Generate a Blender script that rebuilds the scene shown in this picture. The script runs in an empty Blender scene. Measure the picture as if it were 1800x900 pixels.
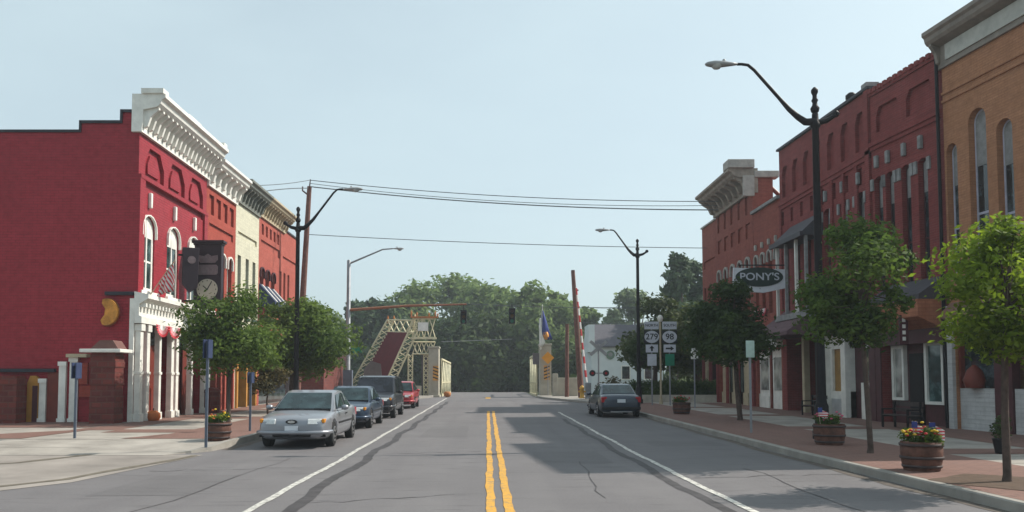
import bpy, bmesh, math, random
from mathutils import Vector, Matrix
from mathutils.noise import noise as pnoise
R = math.radians
random.seed(7)
scene = bpy.context.scene
C = scene.collection

# ------------------------------------------------------------ camera
FPX = 1450.0
TILT = math.atan(82 / FPX)
CAM = Vector((0, 0, 1.7))
cd = bpy.data.cameras.new('camera'); cam = bpy.data.objects.new('camera', cd); C.objects.link(cam)
cam.location = CAM; cam.rotation_euler = (R(90) + TILT, 0, 0)
cd.sensor_width = 36; cd.lens = 36 * FPX / 1800
cd.shift_x = 43 / 1800; cd.shift_y = 136 / 1800
cd.clip_start = .1; cd.clip_end = 3000
scene.camera = cam
# ------------------------------------------------------------ sky, sun, exposure
SUN_EL = 42.5; SUN_H = Vector((1, .30, 0)).normalized()
w = bpy.data.worlds.new('World'); scene.world = w; w.use_nodes = True
nt = w.node_tree; nt.nodes.clear()
wo = nt.nodes.new('ShaderNodeOutputWorld'); bg = nt.nodes.new('ShaderNodeBackground')
sky = nt.nodes.new('ShaderNodeTexSky'); sky.sky_type = 'NISHITA'; sky.sun_disc = False
sky.sun_elevation = R(SUN_EL); sky.sun_rotation = math.atan2(SUN_H.x, SUN_H.y)
sky.air_density = 1.0; sky.dust_density = 3.5; sky.ozone_density = 1.6; sky.altitude = 100
hsv = nt.nodes.new('ShaderNodeHueSaturation'); hsv.inputs['Saturation'].default_value = .62
bg.inputs['Strength'].default_value = 0.108
nt.links.new(sky.outputs[0], hsv.inputs['Color']); gg = nt.nodes.new('ShaderNodeTexCoord'); gm_ = nt.nodes.new('ShaderNodeMapping'); gm_.inputs['Scale'].default_value = (1.6, 1.6, 4.5); nz = nt.nodes.new('ShaderNodeTexNoise'); nz.inputs['Scale'].default_value = 2.2; nz.inputs['Detail'].default_value = 6
nt.links.new(gg.outputs['Generated'], gm_.inputs[0]); nt.links.new(gm_.outputs[0], nz.inputs['Vector'])
mr = nt.nodes.new('ShaderNodeMapRange'); mr.inputs[1].default_value = .3; mr.inputs[2].default_value = .75; mr.inputs[3].default_value = .5; mr.inputs[4].default_value = .66; nt.links.new(nz.outputs['Fac'], mr.inputs[0])
cl = nt.nodes.new('ShaderNodeMix'); cl.data_type = 'RGBA'; cl.inputs[7].default_value = (4.9, 5.5, 5.9, 1); nt.links.new(mr.outputs[0], cl.inputs[0]); nt.links.new(hsv.outputs[0], cl.inputs[6])
tnt = nt.nodes.new('ShaderNodeMix'); tnt.data_type = 'RGBA'; tnt.blend_type = 'MULTIPLY'; tnt.inputs[0].default_value = 1; tnt.inputs[7].default_value = (.91, 1.0, .985, 1); nt.links.new(cl.outputs[2], tnt.inputs[6]); nt.links.new(tnt.outputs[2], bg.inputs['Color']); nt.links.new(bg.outputs[0], wo.inputs[0])
sd = bpy.data.lights.new('sun', 'SUN'); so = bpy.data.objects.new('sun', sd); C.objects.link(so)
sd.energy = 3.4; sd.angle = R(.6); sd.color = (1, .93, .83)
to_sun = Vector((SUN_H.x * math.cos(R(SUN_EL)), SUN_H.y * math.cos(R(SUN_EL)), math.sin(R(SUN_EL))))
so.rotation_euler = to_sun.to_track_quat('Z', 'Y').to_euler(); so.location = (20, 10, 40)
scene.render.engine = 'CYCLES'
scene.view_settings.view_transform = 'Standard'; scene.view_settings.look = 'None'
scene.view_settings.exposure = 0.64; scene.view_settings.gamma = 1

# ------------------------------------------------------------ measuring helpers (pixel of a survey point -> place on a plane)
_c, _s = math.cos(TILT), math.sin(TILT)
def ray(px, py):
    u = (px - 857) / FPX; v = -(py - 586) / FPX
    return Vector((u, _c - v * _s, _s + v * _c))
def atY(px, py, Y):
    d = ray(px, py); return CAM + d * (Y / d.y)
def gz(y):
    if y < 18: return 0
    if y < 69: return .35 * (y - 18) / 51
    if y < 92: return .35
    return .35 - min(3.4, (y - 92) * .3)

# ------------------------------------------------------------ materials
MATS = {}
def nodes(name):
    m = bpy.data.materials.new(name); m.use_nodes = True; t = m.node_tree; t.nodes.clear()
    o = t.nodes.new('ShaderNodeOutputMaterial'); p = t.nodes.new('ShaderNodeBsdfPrincipled'); t.links.new(p.outputs[0], o.inputs[0])
    MATS[name] = m; return m, t, p
def L(t, a, b): t.links.new(a, b)
def mixc(t, fac, a, b):
    n = t.nodes.new('ShaderNodeMix'); n.data_type = 'RGBA'
    for sock, v in ((n.inputs[0], fac), (n.inputs[6], a), (n.inputs[7], b)):
        if hasattr(v, 'links'): L(t, v, sock)
        else: sock.default_value = v if isinstance(v, (int, float)) else (*v, 1)
    return n.outputs[2]
def tex(t, scale, detail=5, vec=None, rough=.6):
    n = t.nodes.new('ShaderNodeTexNoise'); n.inputs['Scale'].default_value = scale; n.inputs['Detail'].default_value = detail; n.inputs['Roughness'].default_value = rough
    if vec is None:
        g = t.nodes.new('ShaderNodeTexCoord'); vec = g.outputs['Object']
    L(t, vec, n.inputs['Vector']); return n.outputs['Fac']
def ramp(t, x, a, b):
    n = t.nodes.new('ShaderNodeMapRange'); n.inputs[1].default_value = a; n.inputs[2].default_value = b; L(t, x, n.inputs[0]); return n.outputs[0]
def mul(t, x, k):
    n = t.nodes.new('ShaderNodeMath'); n.operation = 'MULTIPLY'; L(t, x, n.inputs[0])
    if hasattr(k, 'links'): L(t, k, n.inputs[1])
    else: n.inputs[1].default_value = k
    return n.outputs[0]
def bump(t, p, h, d, st=.5):
    n = t.nodes.new('ShaderNodeBump'); n.inputs['Distance'].default_value = d; n.inputs['Strength'].default_value = st
    L(t, h, n.inputs['Height']); L(t, n.outputs[0], p.inputs['Normal'])
def M(name, col, rough=.6, var=.2, scale=3, metal=0, coat=0, spec=.3, bd=0):
    if name in MATS: return MATS[name]
    m, t, p = nodes(name)
    d = tuple(c * (1 - var) for c in col); e = tuple(min(1, c * (1 + var * .6)) for c in col)
    n = tex(t, scale)
    L(t, mixc(t, ramp(t, n, .3, .7), d, e), p.inputs['Base Color'])
    p.inputs['Roughness'].default_value = rough; p.inputs['Metallic'].default_value = metal
    p.inputs['Coat Weight'].default_value = coat; p.inputs['Specular IOR Level'].default_value = spec
    if bd: bump(t, p, tex(t, scale * 8), bd)
    return m
def glass(name, col=(.02, .03, .035), rough=.06, spec=.8):
    m, t, p = nodes(name)
    n = tex(t, 1.3, 2); refl = ramp(t, tex(t, 2.6, 5, None, .7), .52, .66)  # pale noise patches put reflections of bright facades into the glass colour
    c0 = mixc(t, ramp(t, n, .35, .65), tuple(c * .5 for c in col), tuple(c * 1.6 for c in col))
    L(t, mixc(t, mul(t, refl, .5 if spec > .5 else .12), c0, tuple(min(.4, c * 4 + .05) for c in col)), p.inputs['Base Color'])
    p.inputs['Roughness'].default_value = rough; p.inputs['Specular IOR Level'].default_value = spec
    bump(t, p, n, .02, .15); return m
def uv_of(t, flat=False):
    g = t.nodes.new('ShaderNodeTexCoord'); s = t.nodes.new('ShaderNodeSeparateXYZ'); c = t.nodes.new('ShaderNodeCombineXYZ'); L(t, g.outputs['Object'], s.inputs[0])
    if flat: L(t, s.outputs[0], c.inputs[0]); L(t, s.outputs[1], c.inputs[1])
    else:
        a = t.nodes.new('ShaderNodeMath'); L(t, s.outputs[0], a.inputs[0]); L(t, s.outputs[1], a.inputs[1])
        L(t, a.outputs[0], c.inputs[0]); L(t, s.outputs[2], c.inputs[1])
    return c.outputs[0]
def brick(name, a, b, mortar, stain=.35, bw=.24, bh=.08, flat=False, mort=.011, painted=False):
    m, t, p = nodes(name)
    v = uv_of(t, flat); k = t.nodes.new('ShaderNodeTexBrick'); L(t, v, k.inputs['Vector'])
    k.inputs['Color1'].default_value = (*a, 1); k.inputs['Color2'].default_value = (*b, 1); k.inputs['Mortar'].default_value = (*mortar, 1)
    k.inputs['Scale'].default_value = 1; k.inputs['Brick Width'].default_value = bw; k.inputs['Row Height'].default_value = bh; k.inputs['Mortar Size'].default_value = mort
    k.inputs['Mortar Smooth'].default_value = .3
    big = ramp(t, tex(t, .35, 6), .3, .7)
    mp = t.nodes.new('ShaderNodeMapping'); mp.inputs['Scale'].default_value = (1.2, .12, 1); L(t, v, mp.inputs[0])
    fine = ramp(t, tex(t, 4, 8, v), .25, .75)
    streak = ramp(t, tex(t, 2.5, 4, mp.outputs[0]), .35, .75)
    dark = tuple(c * (1 - stain) for c in a)
    c1 = mixc(t, mul(t, big, .8), k.outputs['Color'], dark)
    c2 = mixc(t, mul(t, streak, .4), c1, tuple(c * .55 for c in a))
    mq = t.nodes.new('ShaderNodeMapping'); mq.inputs['Scale'].default_value = (.5, 7, 1); L(t, v, mq.inputs[0])
    course = ramp(t, tex(t, 1.6, 6, mq.outputs[0], .7), .38, .68)
    c2 = mixc(t, mul(t, course, .6), c2, tuple(c * .5 for c in a))
    c3 = mixc(t, mul(t, fine, .3), c2, tuple(min(1, c * 1.4 + .02) for c in b))
    L(t, c3, p.inputs['Base Color']); p.inputs['Roughness'].default_value = .55 if painted else .85
    p.inputs['Specular IOR Level'].default_value = .25
    inv = t.nodes.new('ShaderNodeMath'); inv.operation = 'SUBTRACT'; inv.inputs[0].default_value = 1; L(t, k.outputs['Fac'], inv.inputs[1])
    bump(t, p, inv.outputs[0], .012, .6); return m
def asphalt(name, base, patch):
    m, t, p = nodes(name)
    g = t.nodes.new('ShaderNodeTexCoord'); v = g.outputs['Object']
    mp = t.nodes.new('ShaderNodeMapping'); mp.inputs['Scale'].default_value = (1.3, .06, 1); L(t, v, mp.inputs[0])
    lane = ramp(t, tex(t, 1, 3, mp.outputs[0]), .3, .7)
    big = ramp(t, tex(t, .5, 5, v), .3, .7); agg = ramp(t, tex(t, 28, 6, v, .8), .4, .75)
    mp2 = t.nodes.new('ShaderNodeMapping'); mp2.inputs['Scale'].default_value = (.5, 2.2, 1); L(t, v, mp2.inputs[0])
    spot = ramp(t, tex(t, 2, 5, mp2.outputs[0]), .56, .75)
    c = mixc(t, mul(t, lane, .9), base, patch)
    c = mixc(t, mul(t, big, .6), c, tuple(x * .78 for x in base))
    c = mixc(t, mul(t, agg, .6), c, tuple(x * 1.55 for x in base))
    c = mixc(t, mul(t, spot, .6), c, tuple(x * .5 for x in base))
    L(t, c, p.inputs['Base Color']); p.inputs['Roughness'].default_value = .88; p.inputs['Specular IOR Level'].default_value = .25
    bump(t, p, tex(t, 90, 3, v), .006, .5); return m
def paint(name, col, under, thr=.62):
    m, t, p = nodes(name)
    g = t.nodes.new('ShaderNodeTexCoord'); v = g.outputs['Object']
    n = ramp(t, tex(t, 7, 9, v, .8), thr - .1, thr + .04)
    n2 = ramp(t, tex(t, 1.2, 4, v), .3, .7)
    c = mixc(t, mul(t, n2, .35), col, tuple(x * .7 for x in col))
    L(t, mixc(t, n, c, under), p.inputs['Base Color']); p.inputs['Roughness'].default_value = .8; return m
def leaf(name, a, b, tr=.35):
    m, t, p = nodes(name)
    at = t.nodes.new('ShaderNodeAttribute'); at.attribute_name = 'v'
    g = t.nodes.new('ShaderNodeTexCoord')
    n = ramp(t, tex(t, .9, 3, g.outputs['Object']), .35, .65)
    c = mixc(t, at.outputs['Fac'], a, b); c2 = mixc(t, mul(t, n, .4), c, tuple(x * .6 for x in a))
    L(t, c2, p.inputs['Base Color']); p.inputs['Roughness'].default_value = .65; p.inputs['Specular IOR Level'].default_value = .2
    tl = t.nodes.new('ShaderNodeBsdfTranslucent'); L(t, c, tl.inputs[0])
    mx = t.nodes.new('ShaderNodeMixShader'); mx.inputs[0].default_value = tr
    L(t, p.outputs[0], mx.inputs[1]); L(t, tl.outputs[0], mx.inputs[2])
    o = [x for x in t.nodes if x.type == 'OUTPUT_MATERIAL'][0]; L(t, mx.outputs[0], o.inputs[0]); return m
def stripes(name, a, b, scale, axis=(1, 0, 0)):
    m, t, p = nodes(name)
    g = t.nodes.new('ShaderNodeTexCoord'); d = t.nodes.new('ShaderNodeVectorMath'); d.operation = 'DOT_PRODUCT'; d.inputs[1].default_value = axis; L(t, g.outputs['Object'], d.inputs[0])
    x = mul(t, d.outputs['Value'], scale); f = t.nodes.new('ShaderNodeMath'); f.operation = 'FRACT'; L(t, x, f.inputs[0])
    q = t.nodes.new('ShaderNodeMath'); q.operation = 'GREATER_THAN'; q.inputs[1].default_value = .5; L(t, f.outputs[0], q.inputs[0])
    L(t, mixc(t, q.outputs[0], a, b), p.inputs['Base Color']); p.inputs['Roughness'].default_value = .6; return m

# ------------------------------------------------------------ mesh builder
class MB:
    def __init__(s): s.v = []; s.f = []; s.sm = []
    def add(s, vs, fs, smooth=False):
        b = len(s.v); s.v += [tuple(x) for x in vs]
        for f in fs: s.f.append(tuple(i + b for i in f)); s.sm.append(smooth)
        return s
    def box(s, x0, x1, y0, y1, z0, z1, m=None):
        vs = [Vector((x, y, z)) for z in (z0, z1) for y in (y0, y1) for x in (x0, x1)]
        if m is not None: vs = [m @ v for v in vs]
        return s.add(vs, [(0, 2, 3, 1), (4, 5, 7, 6), (0, 1, 5, 4), (2, 6, 7, 3), (0, 4, 6, 2), (1, 3, 7, 5)])
    def prism(s, poly, axis, a, b, smooth=False):
        """poly: CCW 2d points; extruded along axis from a to b"""
        n = len(poly)
        def P(p, t): return {'x': (t, p[0], p[1]), 'y': (p[0], t, p[1]), 'z': (p[0], p[1], t)}[axis]
        vs = [P(p, a) for p in poly] + [P(p, b) for p in poly]
        fs = [tuple(range(n))[::-1], tuple(range(n, 2 * n))] + [(i, (i + 1) % n, (i + 1) % n + n, i + n) for i in range(n)]
        return s.add(vs, fs, smooth)
    def tube(s, pts, rs, n=8, smooth=True, cap=True):
        pts = [Vector(p) for p in pts]
        if not hasattr(rs, '__len__'): rs = [rs] * len(pts)
        vs = []; up = None
        for i, p in enumerate(pts):
            d = (pts[min(i + 1, len(pts) - 1)] - pts[max(i - 1, 0)]).normalized()
            if up is None: up = Vector((1, 0, 0)) if abs(d.x) < .9 else Vector((0, 1, 0))
            a = (up - d * up.dot(d)).normalized(); up = a; b = d.cross(a)
            for k in range(n):
                t = 2 * math.pi * k / n; vs.append(p + (a * math.cos(t) + b * math.sin(t)) * rs[i])
        fs = [(i * n + k, i * n + (k + 1) % n, (i + 1) * n + (k + 1) % n, (i + 1) * n + k) for i in range(len(pts) - 1) for k in range(n)]
        s.add(vs, fs, smooth)
        if cap:
            m = (len(pts) - 1) * n; s.add([vs[k] for k in range(n)], [tuple(range(n))[::-1]]); s.add([vs[m + k] for k in range(n)], [tuple(range(n))])
        return s
    def lathe(s, prof, c=(0, 0, 0), n=20, smooth=True):
        vs = []; c = Vector(c)
        for r, z in prof:
            for k in range(n):
                t = 2 * math.pi * k / n; vs.append(c + Vector((r * math.cos(t), r * math.sin(t), z)))
        fs = [(i * n + k, i * n + (k + 1) % n, (i + 1) * n + (k + 1) % n, (i + 1) * n + k) for i in range(len(prof) - 1) for k in range(n)]
        s.add(vs, fs, smooth); m = (len(prof) - 1) * n
        return s.add([vs[k] for k in range(n)], [tuple(range(n))[::-1]]).add([vs[m + k] for k in range(n)], [tuple(range(n))])
    def disc(s, c, r, ax='y', t=.03, n=20, ry=None):
        ry = ry or r
        poly = [(c[{'y': 0, 'x': 1, 'z': 0}[ax]] + r * math.cos(2 * math.pi * k / n), c[{'y': 2, 'x': 2, 'z': 1}[ax]] + ry * math.sin(2 * math.pi * k / n)) for k in range(n)]
        q = c[{'x': 0, 'y': 1, 'z': 2}[ax]]
        return s.prism(poly, ax, q - t / 2, q + t / 2)
    def build(s, name, mat=None, parent=None, bevel=0, fix=True):
        me = bpy.data.meshes.new(name); me.from_pydata(s.v, [], s.f); me.polygons.foreach_set('use_smooth', s.sm)
        if fix:
            bm = bmesh.new(); bm.from_mesh(me); bmesh.ops.recalc_face_normals(bm, faces=bm.faces); bm.to_mesh(me); bm.free()
        me.update()
        o = bpy.data.objects.new(name, me); C.objects.link(o)
        if mat: me.materials.append(mat)
        if parent is not None: o.parent = parent
        if bevel:
            b = o.modifiers.new('b', 'BEVEL'); b.width = bevel; b.segments = 2; b.limit_method = 'ANGLE'
        return o
def tag(o, label=None, cat=None, group=None, kind=None):
    if label: o['label'] = label
    if cat: o['category'] = cat
    if group: o['group'] = group
    if kind: o['kind'] = kind
    return o
def thing(name, label, cat, loc=(0, 0, 0), rz=0, group=None):
    o = bpy.data.objects.new(name, None); C.objects.link(o); o.location = loc; o.rotation_euler = (0, 0, rz); o.empty_display_size = .2
    return tag(o, label, cat, group)
def copy_tree(o, parent=None):
    c = o.copy(); C.objects.link(c)
    if parent is not None: c.parent = parent
    for ch in [x for x in KIDS(o)]: copy_tree(ch, c)
    return c
def KIDS(o): return [x for x in bpy.data.objects if x.parent == o]
def bake(o):
    """apply modifiers without operators"""
    bpy.context.view_layer.update()
    dg = bpy.context.evaluated_depsgraph_get()
    me = bpy.data.meshes.new_from_object(o.evaluated_get(dg)); me.name = o.name
    o.modifiers.clear(); o.data = me
def cut(o, mb):
    c = mb.build('cutter'); c.parent = o.parent
    b = o.modifiers.new('c', 'BOOLEAN'); b.operation = 'DIFFERENCE'; b.object = c; b.solver = 'EXACT'
    bake(o); bpy.data.objects.remove(c, do_unlink=True)
def text(body, size, mat, parent, loc, rot=(R(90), 0, 0), sx=1, name='lettering', ext=.01):
    cu = bpy.data.curves.new('t', 'FONT'); cu.body = body; cu.size = size; cu.align_x = 'CENTER'; cu.align_y = 'CENTER'; cu.extrude = ext
    cu.offset = size * .012
    o = bpy.data.objects.new('t', cu); C.objects.link(o); bpy.context.view_layer.update()
    me = bpy.data.meshes.new_from_object(o.evaluated_get(bpy.context.evaluated_depsgraph_get()))
    bpy.data.objects.remove(o, do_unlink=True)
    q = bpy.data.objects.new(name, me); C.objects.link(q); me.materials.clear(); me.materials.append(mat)
    q.parent = parent; q.location = loc; q.rotation_euler = rot; q.scale = (sx, 1, 1); return q

# palette
red_paint = brick('red_painted_brick', (.33, .018, .032), (.37, .024, .04), (.17, .009, .016), .45, .3, .1, mort=.014, painted=True)
orange_brick = brick('orange_brick', (.36, .058, .04), (.42, .075, .052), (.28, .10, .07))
salmon_brick = brick('salmon_brick', (.40, .082, .06), (.46, .11, .082), (.33, .14, .10))
dark_brick = brick('dark_red_brick', (.20, .034, .034), (.27, .05, .045), (.26, .12, .11))
rust_brick = brick('rust_brick', (.25, .055, .042), (.33, .085, .06), (.28, .14, .10))
tan_brick = brick('ochre_brick', (.40, .18, .09), (.48, .23, .12), (.24, .12, .07), .3)
pier_brick = brick('rough_pier_brick', (.26, .055, .04), (.06, .018, .022), (.14, .08, .065), .5, .36, .2, mort=.03)
paver = brick('brick_pavers', (.26, .145, .115), (.21, .12, .10), (.11, .08, .07), .4, .3, .15, flat=True, mort=.014)
cream_paint = brick('cream_painted_brick', (.62, .60, .46), (.67, .65, .51), (.55, .5, .36), .15, painted=True)
white_brick = brick('white_painted_block', (.50, .50, .50), (.56, .56, .55), (.36, .36, .37), .15, .4, .13, painted=True)
white = M('white_trim', (.74, .73, .68), .5, .18, 2.5)
grey_metal = M('grey_cornice', (.17, .18, .16), .6, .25)
tan_trim = M('tan_cornice', (.45, .38, .26), .6, .2)
stone = M('pale_stone', (.38, .36, .33), .8, .25, 4, bd=.01)
greystone = M('grey_stone', (.25, .25, .25), .8, .3, 4, bd=.01)
coping = M('dark_coping', (.03, .03, .04), .6, .3)
black = M('black_metal', (.012, .011, .014), .5, .3, 8, spec=.15)
darkwood = M('maroon_wood', (.075, .022, .028), .5, .3)
dkred = M('dark_red_panel', (.16, .03, .02), .5, .2)
glass_m = glass('window_glass'); glass_b = glass('blue_green_glass', (.03, .055, .055)); glass_w = glass('curtained_glass', (.30, .30, .28), .15)
# ================================================================ GROUND
def sheet(name, xs, ys, dz, mat, kind='structure', zf=gz):
    """xs: function y->(x0,x1); a strip that follows the road's rise"""
    b = MB(); vs = []
    for y in ys:
        x0, x1 = xs(y); vs += [(x0, y, zf(y) + dz), (x1, y, zf(y) + dz)]
    b.add(vs, [(2 * i, 2 * i + 1, 2 * i + 3, 2 * i + 2) for i in range(len(ys) - 1)])
    o = b.build(name, mat, fix=False); tag(o, kind=kind); return o
YS = [-12, 0, 5, 9, 12, 14, 16, 18, 22, 26, 30, 35, 40, 45, 50, 54, 58, 61, 64, 66, 69, 74, 80, 86, 92]
road_m = asphalt('asphalt', (.134, .126, .130), (.172, .163, .163))
concrete = M('pale_concrete', (.34, .31, .275), .85, .28, 1.0, bd=.004)
concrete_g = M('curb_concrete', (.30, .28, .25), .85, .25, 1.6, bd=.004)
dirt = M('soil', (.10, .065, .045), .95, .3, 6, bd=.01)
# terrain to the horizon
b = MB(); n = 48; g_y = [-200, -60, -12, 0, 9, 18, 30, 45, 60, 69, 80, 92, 96, 100, 103, 110, 140, 200, 400, 1200, 2500]
g_x = [-2500, -800, -200, -80, -40, -14, -6, 0, 6, 14, 40, 80, 200, 800, 2500]
b.add([(x, y, gz(y) - .06) for y in g_y for x in g_x], [(j * len(g_x) + i, j * len(g_x) + i + 1, (j + 1) * len(g_x) + i + 1, (j + 1) * len(g_x) + i) for j in range(len(g_y) - 1) for i in range(len(g_x) - 1)])
tag(b.build('ground', M('ground_grass', (.07, .085, .035), .95, .4, .6), fix=False), kind='structure')
def curbR(y): return 6.75 if y < 50 else max(3.9, 6.75 - (y - 50) / 12 * 2.85)
def curbL(y): return -6.45 if y < 56 else min(-4.3, -6.45 + (y - 56) / 9 * 2.15)
sheet('road', lambda y: ((-60 if y < 19.5 else -6.6), 7.2) if y < 48 else (curbL(y) - .1, curbR(y) + .1), YS, 0, road_m)
# concrete apron of the side street, left
apron_m = M('apron_concrete', (.27, .24, .215), .9, .3, .6, bd=.004)
b = MB(); b.add([(-9.6, 9, .006), (-6.9, 13.8, .006), (-6.45, 18.3, .006), (-6.5, 20.4, .006), (-60, 20.4, .006), (-60, 9, .006)], [(0, 1, 2, 3, 4, 5)])
tag(b.build('side_street_apron', apron_m, fix=False), kind='structure')
# dark gutter joints on the apron
b = MB()
def strip(b, pts, wd, z, wob=.35):
    pts = [Vector((*p, 0)) for p in pts]; q = []
    for i in range(len(pts) - 1):
        n = max(2, int((pts[i + 1] - pts[i]).length / .6)); q += [pts[i].lerp(pts[i + 1], k / n) for k in range(n)]
    q.append(pts[-1]); vs = []
    for i, p in enumerate(q):
        d = (q[min(i + 1, len(q) - 1)] - q[max(i - 1, 0)]).normalized(); nrm = Vector((-d.y, d.x, 0))
        a = wd / 2 * (1 + wob * random.uniform(-1, 1)); o = wd * wob * .5 * math.sin(i * .9)
        for sg in (1, -1):
            v = p + nrm * (a * sg + o); vs.append((v.x, v.y, gz(v.y) + z))
    b.add(vs, [(2 * i, 2 * i + 1, 2 * i + 3, 2 * i + 2) for i in range(len(q) - 1)])
for pts in ([(-6.55, 18.6), (-7.2, 14.2), (-10.5, 9)], [(-8.6, 20.3), (-9.6, 17), (-14, 13)], [(-12, 20.3), (-13.5, 17.8), (-17, 16)]): strip(b, pts, .2, .012)
tag(b.build('gutter_joints', M('joint_dirt', (.15, .13, .10), .95, .4, 6), fix=False), kind='structure')
# sidewalks as real kerb steps
KH = .15
def slab(name, xs, ys, top, mat, base=-.05):
    b = MB(); vs = []; tf = top
    for y in ys:
        x0, x1 = xs(y); z = gz(y); top = tf(y) if callable(tf) else tf; vs += [(x0, y, z + base), (x1, y, z + base), (x1, y, z + top), (x0, y, z + top)]
    n = len(ys)
    fs = [(0, 1, 2, 3), tuple(4 * (n - 1) + k for k in (3, 2, 1, 0))]
    for i in range(n - 1):
        for k in range(4): fs.append((4 * i + k, 4 * i + (k + 1) % 4, 4 * i + 4 + (k + 1) % 4, 4 * i + 4 + k))
    b.add(vs, fs); o = b.build(name, mat); tag(o, kind='structure'); return o
yr = [y for y in YS if y <= 66]
slab('sidewalk', lambda y: (curbR(y) + .15, 40), yr, KH - .012, concrete)
slab('kerb', lambda y: (curbR(y), curbR(y) + .16), yr, KH, concrete_g).modifiers.new('b', 'BEVEL').width = .02
yl = [19.4, 22, 26, 30, 35, 40, 45, 50, 54, 58, 61, 64, 66]
yl = [18.9] + yl
slab('sidewalk', lambda y: (-60, -7.3 if y < 19.3 else curbL(y) - .15), [18.7, 19.6, 20.6, 21.6] + yl[3:], lambda y: KH - .012 if y > 21 else (KH - .012) * max(.06, (y - 18.7) / 2.9 - .0) if y < 21.6 else KH - .012, concrete)
b = MB()
kl = [(curbL(y), y) for y in yl[::-1] if y > 21.5] + [(-6.46, 20.6), (-6.55, 19.7), (-6.85, 19.2), (-7.3, 18.95)]
def kerbrun(b, pts, wd=.16):
    vs = []
    for i, p in enumerate(pts):
        p = Vector((*p, 0)); d = (Vector((*pts[min(i + 1, len(pts) - 1)], 0)) - Vector((*pts[max(i - 1, 0)], 0))).normalized(); nn = Vector((d.y, -d.x, 0)); z = gz(p.y); q = p + nn * wd
        t = KH * min(1, (len(pts) - 1 - i) / 3) + .012
        vs += [(p.x, p.y, z - .05), (q.x, q.y, z - .05), (q.x, q.y, z + t), (p.x, p.y, z + t)]
    n = len(pts); fs = [(0, 1, 2, 3), tuple(4 * (n - 1) + k for k in (3, 2, 1, 0))]
    for i in range(n - 1):
        for k in range(4): fs.append((4 * i + k, 4 * i + (k + 1) % 4, 4 * i + 4 + (k + 1) % 4, 4 * i + 4 + k))
    b.add(vs, fs)
kerbrun(b, kl); tag(b.build('kerb', concrete_g), kind='structure')
# brick paver bands
def band(x0, x1, y0, y1, name='brick_paving'):
    ys = [y0] + [y for y in YS if y0 < y < y1] + [y1]
    sheet(name, lambda y: (x0, x1), ys, KH - .006, paver)
band(6.93, 9.7, -12, 49); band(12.3, 20, -12, 49)
for y in (9.5, 17.5, 25.5, 33.5, 41.5): band(9.7, 12.3, y, y + 1.3, 'brick_crossband')
band(-9.0, -6.63, 21.7, 56); band(-12.6, -11.2, 25, 56)
for y in (24.0, 31.5, 39.0, 47): band(-11.2, -9.0, y, y + 1.4, 'brick_crossband')
b = MB(); z = KH - .002
def zq(x, y): return (x, y, gz(y) + z)
b.add([zq(-9.6, 21.7), zq(-9.02, 21.7), zq(-9.02, 23.4)], [(0, 1, 2)]); b.add([zq(-15.2, 21.7), zq(-12.2, 21.7), zq(-12.0, 25.5)], [(0, 1, 2)]); b.add([zq(-30, 26.2), zq(-12.7, 26.2), zq(-12.7, 29.3), zq(-30, 29.3)], [(0, 1, 2, 3)])
tag(b.build('brick_paving', paver, fix=False), kind='structure')
# bare soil round the near right tree
b = MB(); b.add([(7.0 + .95 + 1.05 * math.cos(a) * (1 + .15 * math.sin(3 * a)), 12.6 + 1.0 * math.sin(a) * (1 + .2 * math.cos(4 * a)), KH + .001) for a in [k * math.pi / 10 for k in range(20)]], [tuple(range(20))])
tag(b.build('soil_bed', dirt, fix=False), kind='structure')
# markings
wp = paint('white_road_paint', (.62, .60, .55), (.17, .16, .15), .56); yp = paint('yellow_road_paint', (.62, .32, .035), (.17, .15, .13), .6)
def line(x, y0, y1, wd, mat, name, wob=.05, z=.008):
    b = MB(); pts = []; n = int((y1 - y0) / .5)
    strip(b, [(x + wob * math.sin(k * .55) + random.uniform(-.25, .25) * wob, y0 + (y1 - y0) * k / n) for k in range(n + 1)], wd, z, .12)
    tag(b.build(name, mat, fix=False), kind='structure')
line(-3.12, 4, 63, .11, wp, 'edge_line', .015); line(3.42, 4, 40, .11, wp, 'edge_line', .015)
line(.04, 4, 41, .125, yp, 'centre_line', .008); line(.28, 4, 41, .125, yp, 'centre_line', .008)
line(.04, 62, 66, .4, yp, 'centre_line', .0)
tar = M('tar_seal', (.062, .056, .058), .75, .4, 3)
line(-2.62, 4, 55, .2, tar, 'tar_seam', .06, .004); line(3.08, 4, 34, .17, tar, 'tar_seam', .05, .004)
b = MB(); rr = random.Random(12)
for x0, y0, x1, y1 in ((-2.5, 11.5, -.4, 12.3), (.7, 9.5, 2.9, 10.4), (-6.3, 15.5, -3.3, 16.2), (-2.4, 19, -.1, 19.6), (.5, 24, 6.5, 25), (3.6, 14.5, 6.5, 15), (-2.4, 30, 3, 31), (1.7, 12, 1.9, 18), (-4.6, 8.5, -4.3, 18), (4.8, 9, 5.0, 16)):
    pts = [(x0, y0)]; n = 9
    for i in range(1, n + 1): pts.append((x0 + (x1 - x0) * i / n + rr.uniform(-.09, .09), y0 + (y1 - y0) * i / n + rr.uniform(-.12, .12)))
    strip(b, pts, .022, .0045, .6)
tag(b.build('road_cracks', tar, fix=False), kind='structure')
b = MB()
for (x0, x1, y0, y1) in ((-5.9, -4.4, 12.2, 14.9), (1.0, 2.6, 17.0, 19.6), (-2.0, -.6, 24, 29), (4.2, 6.2, 21, 22.6)):
    b.add([(x0, y0, gz(y0) + .003), (x1, y0 + .1, gz(y0) + .003), (x1 - .05, y1, gz(y1) + .003), (x0 + .06, y1 - .08, gz(y1) + .003)], [(0, 1, 2, 3)])
tag(b.build('asphalt_patches', asphalt('patch_asphalt', (.122, .115, .118), (.15, .142, .143)), fix=False), kind='structure')
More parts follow.
